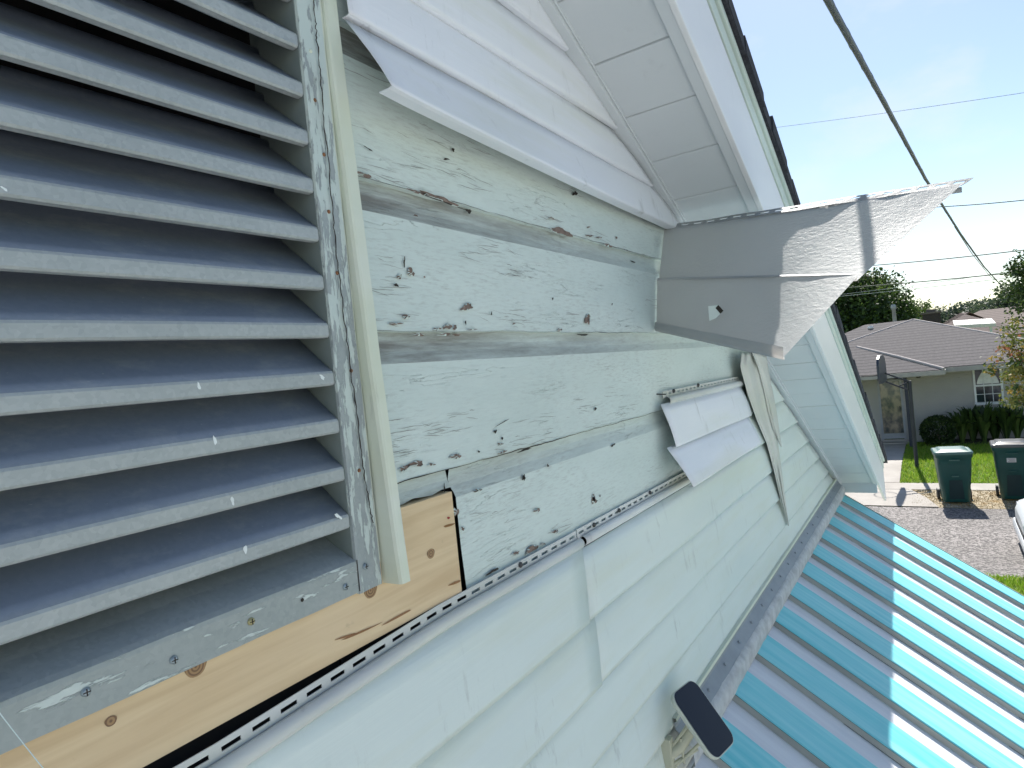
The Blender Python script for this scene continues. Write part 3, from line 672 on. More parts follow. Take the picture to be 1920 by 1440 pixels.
for t, dx, dz in ((0, 0, 0), (.3, -.006, -.006), (.6, -.012, .001), (1, -.004, .016)):
    lipr.append([B.lerp(D, s / 26) + Vector((dx, 0, dz)) for s in range(27)])
b.grid(lipr, 0, True)
fo = b.build('panel_sheet', M_FLAP, flap)
b = MB()   # nail hem along its top edge, with slots
ns = 20
def hp(u, v): return A.lerp(C, u) + Vector((.003 + .026 * v, 0, .015 * v - .001)) + Vector((0, -.022 * v * u, 0)) + Vector((0, 0, .0025 * nz3(u * 9, v)))
for i in range(ns):
    u0, u1 = i / ns, (i + 1) / ns; s0, s1 = lin(u0, u1, .2), lin(u0, u1, .8)
    for (a, c, v0, v1) in ((u0, u1, 0, .4), (u0, s0, .4, .72), (s1, u1, .4, .72), (u0, u1, .72, 1)):
        b.face([hp(a, v0), hp(c, v0), hp(c, v1), hp(a, v1)])
rows = []
for k in range(8):
    a = R(-60 + 40 * k); rows.append([A.lerp(C, s / 20) + Vector((.012 - .007 * math.cos(a), 0, -.009 + .006 * math.sin(a))) for s in range(21)])
b.grid(rows, 0, True); b.build('nail_hem', M_FLAP, flap, solid=.0013)
b = MB(); q = [onx(x, y, 1.37) for x, y in ((1331, 574), (1350, 572), (1360, 583), (1345, 597), (1333, 602))]
q = [p + Vector((-.012, 0, 0)) for p in q]; b.face(q[::-1]); b.build('torn_hole', M_VINYL, flap)
b = MB(); b.face([p + Vector((-.001, 0, .0)) for p in (q[1], q[2], q[2].lerp(q[3], .4), q[1].lerp(q[0], .3) + Vector((0, 0, -.006)))][::-1]); b.build('hole_edge', M_DARKC, flap)

# ------------------------------------------------------------------ short loose piece hanging on the boards
sp = thing('short_siding_piece', 'short piece of white vinyl siding hanging loose at the right of the boards', 'siding panel', (1.8, 0, 3.4))
b = MB()
def spf(b, pl, pr, ql, qr, n=20, ret=.012):
    rows = []
    for t in (0, .2, .4, .6, .8, .95, 1.0):
        r = []
        for i in range(n + 1):
            u = i / n; p = pl.lerp(pr, u).lerp(ql.lerp(qr, u), t); p = p + Vector((0, -.003 * math.sin(math.pi * t) + .0025 * nz3(u * 3, t * 2, 4), 0)); r.append(p)
        rows.append(r)
    last = rows[-1]; rows.append([p + Vector((0, ret, -.001)) for p in last]); b.grid(rows, 0, True)
spf(b, Vector((1.405, -.018, 3.497)), Vector((2.14, -.014, 3.488)), Vector((1.425, -.037, 3.396)), Vector((2.16, -.034, 3.388)))
spf(b, Vector((1.40, -.024, 3.398)), Vector((2.15, -.022, 3.39)), Vector((1.425, -.068, 3.304)), Vector((2.14, -.062, 3.300)))
b.build('panel_sheet', M_VINYL_UP, sp, solid=.0012)
b = MB(); hem(b, 1.447, 2.14, 3.527, 3.512, -.009, .0305, .017, .004); b2 = b
curl(b2, 1.46, 2.15, 3.5045, -.014, .009); b2.build('nail_hem', M_HEM, sp, solid=.0012)
for px, py in ((1262, 733), (1308, 722)): nail(onwall(px, py, -.010), .005, sp, M_NAILHD, h=.005)

# ------------------------------------------------------------------ limp torn strip in front of the siding
def strip(name, lp, rp, y0, y1, nl, label):
    b = MB(); rows = []; n = 30
    def samp(P, t):
        f = t * (len(P) - 1); i = min(int(f), len(P) - 2); u = f - i; return lin(P[i][0], P[i + 1][0], u), lin(P[i][1], P[i + 1][1], u)
    for i in range(n + 1):
        t = i / n; (xa, ya), (xb, yb) = samp(lp, t), samp(rp, t); r = []
        for j in range(13):
            s = j / 12; px, py = lin(xa, xb, s), lin(ya, yb, s)
            y = lin(y0, y1, t) + (1 - t * .5) * .0035 * math.sin(s * 6.28 * nl + 1.2 * t) + .003 * nz3(s * 4, t * 6)
            r.append(onwall(px, py, y))
        rows.append(r)
    b.grid(rows, 0, True); return b
hs = thing('torn_vinyl_strip', 'limp crumpled strip of vinyl hanging to a point below the soffit', 'vinyl strip', (2.4, 0, 3.2))
strip('a', [(1391, 662), (1388, 688), (1403, 742), (1420, 790), (1438, 832), (1452, 885), (1464, 938), (1478, 986)], [(1424, 664), (1432, 690), (1441, 740), (1452, 790), (1459, 835), (1466, 885), (1473, 938), (1479, 986)], -.035, -.03, 2.2, '').build('long_tail', M_STRIP, hs, solid=.001)
strip('b', [(1410, 660), (1422, 690), (1432, 730), (1440, 770), (1450, 805), (1464, 838)], [(1437, 668), (1441, 695), (1449, 735), (1456, 772), (1461, 806), (1466, 838)], -.045, -.036, 1.2, '').build('short_tail', M_STRIP, hs, solid=.001)

# ------------------------------------------------------------------ striped metal awning over the porch
aw = thing('striped_awning', 'teal and white striped metal awning sloping away below the siding', 'awning', (2.5, -.3, 2.6))
K = .655; AZ = 2.785; PI_ = .2455; AX1 = 3.945; H = .027; Y0, Y1 = -.03, -1.45
def ap(x, y, h=0.0): return (x, y, AZ + K * y + h * .836)
n = 11
for i in range(n):
    x1 = AX1 - i * PI_; x0 = x1 - .130 ; xw = x1 - PI_       # raised teal pan x0..x1, white channel xw..x0
    b = MB(); yy = [Y0 - .01] + [lin(Y0, Y1, k / 14) for k in range(1, 15)]
    rows = []
    for xo, h in ((x0 - .004, -H), (x0 - .001, -H * .5), (x0, -.006), (x0, -.004), (x0 + .003, 0), (x0 + .07, .0015), (x1 - .003, 0), (x1, -.003), (x1 + .001, -H)):
        rows.append([ap(xo + .0012 * nz3(y * 4, i), y, h + .0010 * nz3(y * 5, i * 3.3, xo)) for y in yy])
    b.grid(rows, 0, False, mif=lambda r, c: 1 if r < 2 else (2 if r == 2 else (0 if r < 7 else 1)))
    b.build('teal_pan', [M_TEAL, M_RISER, M_GREEN], aw)
    if i < n - 1 or True:
        b = MB(); rows = []
        for xo, h in ((xw + .001, -H - .002), (xw + .03, -H - .0025), (x0 - .02, -H - .0025), (x0 - .001, -H - .0015)):
            rows.append([ap(xo, y, h + .0008 * nz3(y * 6, i * 2.2)) for y in yy])
        b.grid(rows, 0, False); b.build('white_pan', M_WHITE, aw)
        if i % 3 != 1:
            ys = random.uniform(-.3, -.15)
            for q in range(4):
                g = MB(); l = random.uniform(.08, .3); g.face([ap(x0 - .005, ys, -H + .0012), ap(x0 - .0065, ys, -H + .0005), ap(x0 - .0065, ys - l, -H + .0005), ap(x0 - .005, ys - l, -H + .0012)]); ys -= l + random.uniform(.04, .2)
                g.build('seam_gap', M_DARKC, aw)
b = MB()   # edge trim on the far side
for xo, wd, h in ((AX1 + .0015, .006, .004), (AX1 + .012, .004, -.004)):
    b.hexa([ap(xo, Y0, h - .012), ap(xo + wd, Y0, h - .012), ap(xo + wd, Y1, h - .012), ap(xo, Y1, h - .012), ap(xo, Y0, h), ap(xo + wd, Y0, h), ap(xo + wd, Y1, h), ap(xo, Y1, h)])
b.build('edge_trim', plain('beige_edge_trim', (.42, .39, .34), .5), aw)
b = MB(); b.hexa([ap(AX1 + .018, Y0, -.06), ap(AX1 + .05, Y0, -.06), ap(AX1 + .05, Y1, -.06), ap(AX1 + .018, Y1, -.06), ap(AX1 + .018, Y0, -.008), ap(AX1 + .05, Y0, -.03), ap(AX1 + .05, Y1, -.03), ap(AX1 + .018, Y1, -.008)]); b.build('side_rail', M_TEAL, aw)
AX0 = AX1 - n * PI_
b = MB(); b.face([ap(AX0 - .01, Y0, -.04), ap(AX0 - .01, Y1, -.04), (AX0 - .01, Y1, 1.6), (AX0 - .01, Y0, 1.75)]); b.build('end_panel', M_GREEN, aw, solid=.003)
b = MB(); b.hexa([ap(AX0, Y1 - .01, -.15), ap(AX1, Y1 - .01, -.15), ap(AX1, Y1, -.15), ap(AX0, Y1, -.15), ap(AX0, Y1 - .01, .01), ap(AX1, Y1 - .01, .01), ap(AX1, Y1, .01), ap(AX0, Y1, .01)]); b.build('valance', M_TEAL, aw)
# flashing where the awning meets the wall
b = MB(); nn = 60; FX0 = 1.28
xs = [lin(FX0, 3.985, i / nn) for i in range(nn + 1)]
rows = [[(x, y, z + .0006 * nz3(x * 8, y * 50)) for x in xs] for y, z in ((-.013, 2.840), (-.029, 2.838), (-.031, 2.832), (-.024, 2.829), (-.026, 2.816), (-.050, 2.7885), (-.052, 2.785))]
b.grid(rows, 0, False, mif=lambda i, j: 1 if i < 3 else 0); fl_o = b.build('flashing', [M_FLASH, M_TRIM], aw)
b = MB(); rows = []
for k, (y, z) in enumerate(((-.0475, 2.7915), (-.051, 2.7895), (-.0565, 2.7835), (-.0605, 2.7770), (-.0615, 2.744), (-.05, 2.735))):
    rows.append([(x, y + .0016 * nz3(x * 22, k * .6), z + .0013 * nz3(x * 17, k * .5, 2)) for x in [lin(FX0, 3.975, i / 220) for i in range(221)]])
b.grid(rows, 0, True); b.build('caulk_seam', M_CAULK, aw)
x = 1.34
while x < 3.9:
    nail((x, -.0355, 2.8050), .0045, fl_o, M_FLASH, 'rivet', ax=(0, -.84, .54), h=.004); x += .142

# ------------------------------------------------------------------ small solar panel on its bracket
sol = thing('solar_panel', 'small black solar panel on a cream bracket where awning meets siding', 'solar panel', (1.26, -.03, 2.83))
ctr = Vector((1.268, -.0945, 2.8605)); ux = Vector((.988, -.134, -.075)).normalized(); uy = Vector((.143, .631, .762)).normalized(); un = ux.cross(uy).normalized()
def rrect(w, h, r, n=6):
    out = []
    for cx, cy, a0 in ((w / 2 - r, h / 2 - r, 0), (-w / 2 + r, h / 2 - r, 90), (-w / 2 + r, -h / 2 + r, 180), (w / 2 - r, -h / 2 + r, 270)):
        for k in range(n + 1): a = R(a0 + 90 * k / n); out.append((cx + r * math.cos(a), cy + r * math.sin(a)))
    return out
def sp3(p, d): return ctr + ux * p[0] + uy * p[1] + un * d
SW, SH = .104, .139
b = MB(); rows = [[sp3(p, d) for p in rrect(SW - s, SH - s, .022)] for s, d in ((.010, -.012), (.002, -.010), (0, -.006), (0, -.001), (.002, .0004), (.0035, 0))]
b.grid(rows, 0, True, True); b.face(rows[0][::-1]); b.build('panel_frame', plain('cream_plastic', (.60, .62, .53), .45), sol)
t = NT('solar_glass'); t.col((.010, .012, .022)); t.rough(.2); t.set(Specular_IOR_Level=.18)
b = MB(); b.face([sp3(p, .0006) for p in rrect(SW - .0045, SH - .0045, .020)]); b.build('solar_glass', t.m, sol)
M_CREAM = plain('cream_bracket_plastic', (.50, .50, .38), .5)
b = MB(); b.box((1.225, -.012, 2.735), (1.243, -.034, 2.822)); b.build('wall_plate', M_CREAM, sol, bevel=.002)
b = MB(); b.tube([(1.235, -.025, 2.785), (1.25, -.045, 2.80), ctr + un * -.03, ctr + un * -.011], [.012, .012, .013, .02], 12); b.build('arm', M_CREAM, sol)
b = MB()
for k in range(3):
    a = Vector((1.238, -.03, 2.80 - .022 * k)); b.tube([a, ctr + un * -.012 + ux * (.012 * (k - 1)) + uy * (.01 - .02 * k)], .0032, 6)
b.tube([(1.236, -.03, 2.765), (1.27, -.075, 2.79)], .0035, 6); b.tube([(1.25, -.05, 2.765), (1.245, -.05, 2.82)], .003, 6); b.build('brace', M_CREAM, sol)
# ------------------------------------------------------------------ vegetation helpers
def leafmat(name, a, b, tr=0.35):
    t = NT(name); n = t.noise(t.vec(), 2.5, 3); oi = t.n.new('ShaderNodeObjectInfo')
    c = t.mix(t.ramp(n, .35, .65), a, b); t.col(c); t.rough(.55)
    out = [q for q in t.n if q.type == 'OUTPUT_MATERIAL'][0]; tl = t.n.new('ShaderNodeBsdfTranslucent'); t.link(c, tl.inputs['Color'])
    ms = t.n.new('ShaderNodeMixShader'); ms.inputs[0].default_value = tr
    t.link(t.p.outputs[0], ms.inputs[1]); t.link(tl.outputs[0], ms.inputs[2]); t.link(ms.outputs[0], out.inputs['Surface']); return t.m
M_BARK = plain('bark', (.10, .08, .06), .95, 0, .3, 8, .02, 20)
LD = [leafmat('leaf_dark', (.022, .045, .012), (.04, .075, .018)), leafmat('leaf_mid', (.045, .085, .018), (.075, .13, .03)), leafmat('leaf_light', (.085, .14, .03), (.14, .19, .05))]
LM = [leafmat('leaf_yellow_green', (.13, .16, .03), (.22, .22, .05)), leafmat('leaf_gold', (.30, .20, .04), (.34, .26, .07)), leafmat('leaf_coral', (.36, .13, .07), (.42, .19, .11))]
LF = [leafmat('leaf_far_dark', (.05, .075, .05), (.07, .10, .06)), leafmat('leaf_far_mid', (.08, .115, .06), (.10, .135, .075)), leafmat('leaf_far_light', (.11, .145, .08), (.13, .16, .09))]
def tree(name, label, base, h, rx, ry, rz, nclump, nleaf, ls, mats, wts, seed, trunk=.12, group=None, cat='tree', cz=None, clump=.28):
    rr = random.Random(seed); base = Vector(base); root = thing(name, label, cat, base, group)
    cc = base + Vector((0, 0, (cz if cz else h - rz)))
    tips = []
    for i in range(nclump):
        while True:
            v = Vector((rr.uniform(-1, 1), rr.uniform(-1, 1), rr.uniform(-1, 1)))
            if .25 < v.length < 1: break
        v = v * (.65 + .45 * abs(noise.noise(v * 1.7 + Vector((seed, 0, 0)))) + .12 * rr.random())
        tips.append(cc + Vector((v.x * rx, v.y * ry, v.z * rz)))
    b = MB(); b.tube([base, base.lerp(cc, .5) + Vector((rr.uniform(-.1, .1), rr.uniform(-.1, .1), 0)), cc], [trunk, trunk * .7, trunk * .35], 8)
    for k in range(min(18, nclump)):
        tp = tips[rr.randrange(nclump)]; st = base.lerp(cc, rr.uniform(.45, .95)); b.tube([st, st.lerp(tp, .5) + Vector((0, 0, .1 * rr.random())), tp], [trunk * .3, trunk * .18, trunk * .06], 5, cap=False)
    b.build('trunk', M_BARK, root)
    b = MB(); cs = clump * (rx + ry) / 2
    for tp in tips:
        tone = rr.choices(range(len(mats)), wts)[0]
        for q in range(nleaf):
            d = Vector((rr.gauss(0, 1), rr.gauss(0, 1), rr.gauss(0, .8))) * cs * .55; p = tp + d
            a = Vector((rr.uniform(-1, 1), rr.uniform(-1, 1), rr.uniform(-1, .4))).normalized(); c = a.cross(Vector((rr.uniform(-1, 1), rr.uniform(-1, 1), rr.uniform(-1, 1)))).normalized()
            s = ls * rr.uniform(.6, 1.4); mi = tone if rr.random() < .75 else rr.choices(range(len(mats)), wts)[0]
            b.face([p, p + a * s * .5 + c * s * .3, p + a * s, p + a * s * .5 - c * s * .3], mi)
    b.build('crown', mats, root); return root

# ------------------------------------------------------------------ tan house across the street
def stuccomat():
    t = NT('tan_stucco'); a = t.noise(t.vec(), 1.2, 4); t.col(t.mix(t.ramp(a, .3, .7), (.36, .345, .325), (.42, .40, .38))); t.rough(.9); t.bump(t.noise(t.vec(), 40, 4), .01); return t.m
def farroof(name, a, bb, sc=1.0):
    t = NT(name); x = t.xyz(); s = t.n.new('ShaderNodeMath'); s.operation = 'FRACT'; t.link(t.math('MULTIPLY', x[2], 12.0 * sc), s.inputs[0])
    n = t.noise(t.vec((2.5, 9, 14)), 1.6, 5, .7)
    c = t.mix(t.ramp(n, .3, .7), a, bb); c = t.mix(t.ramp(s.outputs[0], .72, .98), c, tuple(v * .45 for v in a)); t.col(c); t.rough(.95); t.bump(s.outputs[0], .02); return t.m
M_STUC, M_RF = stuccomat(), farroof('grey_brown_shingle_roof', (.105, .097, .097), (.17, .155, .152))
M_EAVE = plain('tan_eave', (.38, .36, .33), .7)
t = NT('dark_window_glass'); t.col((.02, .025, .03)); t.rough(.06); M_GLASS = t.m
M_WFR = plain('white_window_frame', (.68, .69, .69), .5); M_REFLECT = plain('white_sash_reflection', (.72, .72, .70), .8, 0, .15, 9)
hs2 = thing('tan_house', 'tan stucco house with grey shingle hip roof across the street', 'house', (26, 0, .3))
WX = 22.9; EY = -4.2
def wallrect(b, x, y0, y1, z0, z1): b.box((x, y0, z0), (x + .12, y1, z1))
b = MB(); wallrect(b, WX, .43, -1.36, .3, 2.55); wallrect(b, WX, -2.0, EY + .4, .3, 2.55); wallrect(b, WX, -1.36, -2.0, .3, 1.41); wallrect(b, WX, -1.36, -2.0, 2.42, 2.55)
wallrect(b, WX, 1.09, 5.0, .3, 2.55); wallrect(b, WX, .43, 1.09, 2.28, 2.55)
b.box((WX + .12, EY + .4, .3), (31, EY + .52, 2.55)); b.box((WX + .12, 4.88, .3), (31, 5, 2.55)); b.box((30.9, EY + .4, .3), (31.0, 5, 2.55)); b.box((WX + .5, EY + .5, 2.5), (30.9, 4.9, 2.54))
b.build('wall', M_STUC, hs2)
AP = Vector((27, .08, 4.06)); ez = 2.52
b = MB(); c1, c2, c3, c4 = Vector((22.3, EY, ez)), Vector((22.3, 5.4, ez)), Vector((31.6, 5.4, ez)), Vector((31.6, EY, ez)); AP2 = Vector((27, 1.6, 4.06))
b.face([c2, c1, AP]); b.face([c2, AP, AP2]); b.face([c1, c4, AP]); b.face([c4, c3, AP2, AP]); b.face([c3, c2, AP2]); b.face([c1, c2, c3, c4])
ro = b.build('roof', M_RF, hs2, solid=.03)
b = MB()   # porch wing in front, with its own hip
w1, w2 = Vector((21.55, -.66, 2.49)), Vector((21.55, 4.5, 2.49)); wt = onx(1607, 651, 23.9); wb = Vector((22.35, -.66, 2.50)); wt2 = Vector((wt.x, 3.4, wt.z))
b.face([w2, w1, wt, wt2]); b.face([w1, wb, Vector((23.6, .9, 2.95)), wt]); b.face([w1, w2, Vector((22.5, 4.5, 2.49)), wb]); b.build('porch_roof', M_RF, hs2, solid=.03)
b = MB(); b.tube([w1 + Vector((0, 0, .02)), w1.lerp(wt, .5) + Vector((0, 0, .03)), wt], .05, 6); b.tube([AP, c1], .045, 6); b.tube([AP, AP.lerp(c2, .5)], .045, 6); b.build('ridge_cap', plain('ridge_shingle', (.42, .38, .36), .9), hs2)
b = MB(); b.box((21.5, -.68, 2.36), (21.56, 4.5, 2.485)); b.box((21.56, -.70, 2.37), (22.3, -.66, 2.485)); b.box((22.26, EY, 2.38), (22.31, -.7, 2.51)); b.box((22.31, EY, 2.40), (22.9, -.7, 2.43)); b.box((21.56, -.66, 2.40), (22.9, 4.5, 2.43)); b.build('eave_fascia', M_EAVE, hs2)
wn = MB(); wn.box((WX - .03, -1.34, 1.40), (WX + .05, -1.39, 2.40)); wn.box((WX - .03, -1.97, 1.40), (WX + .05, -2.02, 2.40)); wn.box((WX - .03, -1.39, 2.35), (WX + .05, -1.97, 2.40)); wn.box((WX - .06, -1.33, 1.33), (WX + .05, -2.03, 1.40)); wn.box((WX - .02, -1.39, 1.86), (WX + .05, -1.97, 1.91))
wno = wn.build('window', M_WFR, hs2)
b = MB()
for yy in (-1.58, -1.775): b.box((WX + .01, yy - .008, 1.40), (WX + .04, yy + .008, 1.86)); b.box((WX + .012, yy - .008, 1.91), (WX + .038, yy + .008, 2.35))
b.box((WX + .008, -1.39, 1.625), (WX + .036, -1.97, 1.64)); b.build('muntin', M_WFR, wno)
b = MB(); b.box((WX + .03, -1.39, 1.40), (WX + .035, -1.97, 2.35)); b.build('pane', M_GLASS, wno)
b = MB(); rows = []  # bright reflection in the upper sash, made as a white sheet
for k in range(9):
    z = lin(1.93, 2.34, k / 8); hw = .26 * (1 - (k / 8) ** 1.6 * .75); rows.append([(WX + .026 + .004 * math.sin(j * 2.1), -1.68 + lin(hw, -hw, j / 12), z) for j in range(13)])
b.grid(rows, 0, True); b.build('sash_reflection', M_REFLECT, wno)
d = MB(); d.box((WX - .02, .43, .35), (WX + .06, .49, 2.25)); d.box((WX - .02, 1.03, .35), (WX + .06, 1.09, 2.25)); d.box((WX - .02, .49, 2.19), (WX + .06, 1.03, 2.25)); d.box((WX - .02, .49, .42), (WX + .06, 1.03, .58))
do = d.build('door', plain('grey_storm_door', (.33, .34, .36), .5), hs2)
t = NT('storm_door_glass'); n_ = t.noise(t.vec((1, 2.5, 2)), 2.2, 3); t.col(t.mix(t.ramp(n_, .4, .62), (.05, .06, .06), (.30, .25, .18))); t.rough(.12)
b = MB(); b.box((WX + .01, .49, .58), (WX + .02, 1.03, 2.19)); b.build('pane', t.m, do)
b = MB(); b.tube([(WX - .05, .54, 1.25), (WX - .05, .54, 1.42)], .012, 6); b.build('handle', M_NAILHD, do)
b = MB(); b.box((WX - .45, .35, .3), (WX, 1.2, .345)); b.box((WX - .05, .42, .345), (WX - .02, 1.1, .40)); b.build('door_step', M_CONC, hs2)
b = MB(); b.box((21.7, .33, .3), (21.82, .25, 2.4)); b.build('porch_post', plain('dark_post', (.03, .035, .05), .6), hs2)
b = MB(); p = onx(1722, 704, 22.6); b.tube([p + Vector((0, 0, .05)), p, p + Vector((0, 0, -.07))], [.03, .07, .05], 8); b.build('porch_light', M_NAILHD, hs2)
for (px, py, x, h, r, m) in ((1634, 633, 26.5, .42, .07, M_WFR), (1678, 606, 30, .75, .07, plain('grey_pipe', (.30, .34, .34), .6))):
    p = onx(px, py, x); b = MB(); b.tube([p + Vector((0, 0, -.4)), p + Vector((0, 0, h * .75)), p + Vector((0, 0, h * .75)), p + Vector((0, 0, h * .9)), p + Vector((0, 0, h))], [r, r, r * 1.35, r * 1.35, r * .9], 10); b.build('vent_pipe', m, hs2)

# ------------------------------------------------------------------ green wheelie bins
M_BIN = plain('dark_green_bin_plastic', (.008, .066, .060), .42, 0, .15, 3)
M_LIDG = plain('faded_green_lid', (.07, .15, .135), .4, 0, .1, 5); M_LIDW = plain('dark_bin_lid', (.10, .10, .10), .28, 0, .1, 5)
def bin_(name, label, x, y, rot, hh, lidm, sticker=False):
    o = thing('wheelie_bin', label, 'bin', (x, y, gz(x)), 'bins at the kerb'); Rm = Matrix.Rotation(rot, 3, 'Z'); base = Vector((x, y, gz(x)))
    T = lambda p: base + Rm @ Vector(p)
    def ring(z, w, d, r, off=0): return [T((q[1] + off, q[0], z)) for q in rrect(w, d, r, 4)]
    b = MB(); rows = [ring(z, w, d, r, off) for z, w, d, r, off in ((.03, .44, .46, .06, .05), (.06, .47, .49, .07, .05), (hh * .34, .515, .54, .07, .04), (hh * .36, .53, .555, .07, .04), (hh * .70, .585, .62, .07, .02), (hh * .84, .60, .65, .06, .02), (hh * .86, .64, .69, .06, .02), (hh * .92, .645, .70, .06, .02))]
    b.grid(rows, 0, True, True); b.face(rows[0]); b.build('body', M_BIN, o)
    b = MB(); rows = [ring(z, w, d, r, off) for z, w, d, r, off in ((hh * .91, .665, .73, .07, .02), (hh * .935, .675, .74, .07, .02), (hh * .955, .66, .72, .08, .02), (hh * .965, .58, .63, .08, .02), (hh * .955, .55, .60, .07, .02), (hh * .985, .50, .55, .07, .02), (hh * .99, .3, .35, .05, .02))]
    b.grid(rows, 0, True, True); b.face(rows[-1]); b.build('lid', lidm, o)
    b = MB(); b.tube([T((.37, -.24, hh * .9)), T((.41, -.24, hh * .93)), T((.41, .24, hh * .93)), T((.37, .24, hh * .9))], .016, 8); b.build('handle', M_BIN, o)
    for s in (-1, 1):
        b = MB(); b.tube([T((.25, s * .25, .12)), T((.25, s * .30, .12))], .12, 16); b.build('wheel', M_NAILHD, o)
    f = lambda z: -.5 * lin(.49, .62, (z - .06) / (hh * .64)) + lin(.05, .02, (z - .06) / (hh * .64)) - .006
    b = MB()
    for z, w in ((hh * .80, .18), (hh * .50, .12)):
        x0 = f(z) - .004 if z < hh * .7 else -.312; b.box((x0 - .014, -w / 2, z), (x0 + .02, w / 2, z + .02)); 
    for v in b.v: pass
    b.v = [tuple(T(v)) for v in b.v]; b.build('lift_bar', M_LIDG if lidm is M_LIDG else M_BIN, o)
    b = MB(); b.face([(f(.1) - .001, -.13, .1), (f(.1) - .001, .13, .1), (f(hh * .44) - .002, .11, hh * .44), (f(hh * .44) - .002, -.11, hh * .44)]); b.v = [tuple(T(v)) for v in b.v]; b.build('front_recess', plain('bin_recess', (.006, .028, .033), .5), o)
    if sticker:
        b = MB(); z = hh * .66; b.box((f(z) - .002, -.055, z), (f(z) - .008, .095, z + .085)); b.v = [tuple(T(v)) for v in b.v]; st = b.build('sticker', plain('white_sticker', (.62, .62, .60), .6), o)
        b = MB()
        for k in range(3): b.box((f(z) - .009, -.04, z + .012 + .024 * k), (f(z) - .011, .08 - .02 * (k == 1), z + .024 + .024 * k))
        b.v = [tuple(T(v)) for v in b.v]; b.build('sticker_print', plain('grey_red_print', (.30, .24, .24), .6), st)
    return o
bin_('a', 'dark green wheelie bin with faded green lid, left of the two', 16.02, -.63, .10, 1.13, M_LIDG)
bin_('b', 'dark green wheelie bin with a pale sticker, right of the two', 16.32, -1.63, -.02, 1.20, M_LIDW, True)

# ------------------------------------------------------------------ basketball hoop
M_POLE = plain('dark_steel_pole', (.018, .022, .035), .45)
hp_ = thing('basketball_hoop', 'dark basketball hoop pole with its backboard seen edge-on', 'basketball hoop', (18.85, .10, gz(18.85)))
b = MB(); b.tube([(18.85, .10, gz(18.8)), (18.85, .10, 1.4), (18.85, .09, 2.42)], .045, 10); b.build('pole', M_POLE, hp_)
b = MB(); b.tube([(18.85, .09, 2.40), (18.82, .34, 2.52), (18.8, .60, 2.66)], .022, 6); b.tube([(18.85, .09, 2.18), (18.82, .34, 2.30), (18.8, .60, 2.44)], .022, 6); b.tube([(18.85, .09, 2.40), (18.82, .34, 2.30)], .014, 6); b.build('arm', M_POLE, hp_)
b = MB(); rows = []
oc = [(-.42, 2.42), (.42, 2.42), (.54, 2.55), (.54, 2.88), (.44, 3.04), (.22, 3.12), (-.22, 3.12), (-.44, 3.04), (-.54, 2.88), (-.54, 2.55)]
ca, sa = math.cos(R(-5)), math.sin(R(-5))
f0 = [(18.75 + u * ca, .635 + u * sa, z) for u, z in oc]; f1 = [(x, y + .05, z) for x, y, z in f0]
b.face(f0); b.face(f1[::-1])
for i in range(10): b.face([f0[i], f1[i], f1[(i + 1) % 10], f0[(i + 1) % 10]])
b.build('backboard', plain('dark_backboard', (.03, .04, .06), .4), hp_)
b = MB(); b.tube([(18.75 + .23 * math.cos(a), .94 + .23 * math.sin(a), 2.62) for a in [k * .3927 for k in range(17)]], .01, 6); b.build('rim', plain('dark_rim', (.06, .05, .05), .5), hp_)

# ------------------------------------------------------------------ planting by the house
def sphere_bush(name, label, c, r, n, ls, mats, seed):
    rr = random.Random(seed); root = thing(name, label, 'shrub', (c[0], c[1], gz(c[0]))); b = MB()
    for i in range(n):
        v = Vector((rr.gauss(0, 1), rr.gauss(0, 1), rr.gauss(0, 1))).normalized(); k = 1 + .06 * noise.noise(v * 3)
        p = Vector(c) + Vector((v.x * r[0], v.y * r[1], v.z * r[2])) * k * rr.uniform(.86, 1.0)
        a = (v + Vector((rr.uniform(-1, 1), rr.uniform(-1, 1), rr.uniform(-1, 1))) * .8).normalized(); cc = a.cross(Vector((rr.uniform(-1, 1), rr.uniform(-1, 1), rr.uniform(-1, 1)))).normalized(); s = ls * rr.uniform(.6, 1.3)
        b.face([p, p + a * s * .5 + cc * s * .35, p + a * s, p + a * s * .5 - cc * s * .35], rr.choices((0, 1, 2), (6, 3, .5))[0])
    b.build('foliage', mats, root)
    b = MB(); b.tube([(c[0], c[1], gz(c[0])), c], [.05, .03], 6); b.build('stem', M_BARK, root)
c = onx(1758, 802, 22.1)
sphere_bush('round_shrub', 'dark clipped round shrub against the tan wall', (22.1, c.y, .72), (.42, .42, .42), 5200, .06, LD, 4)
def blade_plant(x, y, h, n, label, seed):
    rr = random.Random(seed); root = thing('leafy_plant', label, 'plant', (x, y, gz(x)), 'broad leaved plants along the tan wall'); b = MB()
    for i in range(n):
        a = rr.uniform(0, 6.28); s = h * rr.uniform(.55, 1.1); lean = rr.uniform(.1, .55); d = Vector((math.cos(a), math.sin(a), 0)); sd_ = Vector((-d.y, d.x, 0)); wd = .035 + .03 * rr.random()
        p0 = Vector((x, y, gz(x))) + d * .04 * rr.random(); P = [p0, p0 + d * lean * s * .3 + Vector((0, 0, s * .55)), p0 + d * lean * s * .65 + Vector((0, 0, s * .85)), p0 + d * lean * s + Vector((0, 0, s * rr.uniform(.8, 1.05)))]
        b.grid([[P[0] - sd_ * .01, P[0] + sd_ * .01], [P[1] - sd_ * wd * .6, P[1] + sd_ * wd * .6], [P[2] - sd_ * wd, P[2] + sd_ * wd], [P[3] - sd_ * .004, P[3] + sd_ * .004]], rr.choices((0, 1, 2), (3, 4, 1.5))[0], True)
    b.build('leaf', LD, root)
lab = ['beside the round shrub', 'second from the round shrub', 'third from the round shrub', 'fourth from the round shrub', 'fifth from the round shrub', 'sixth, at the picture edge']
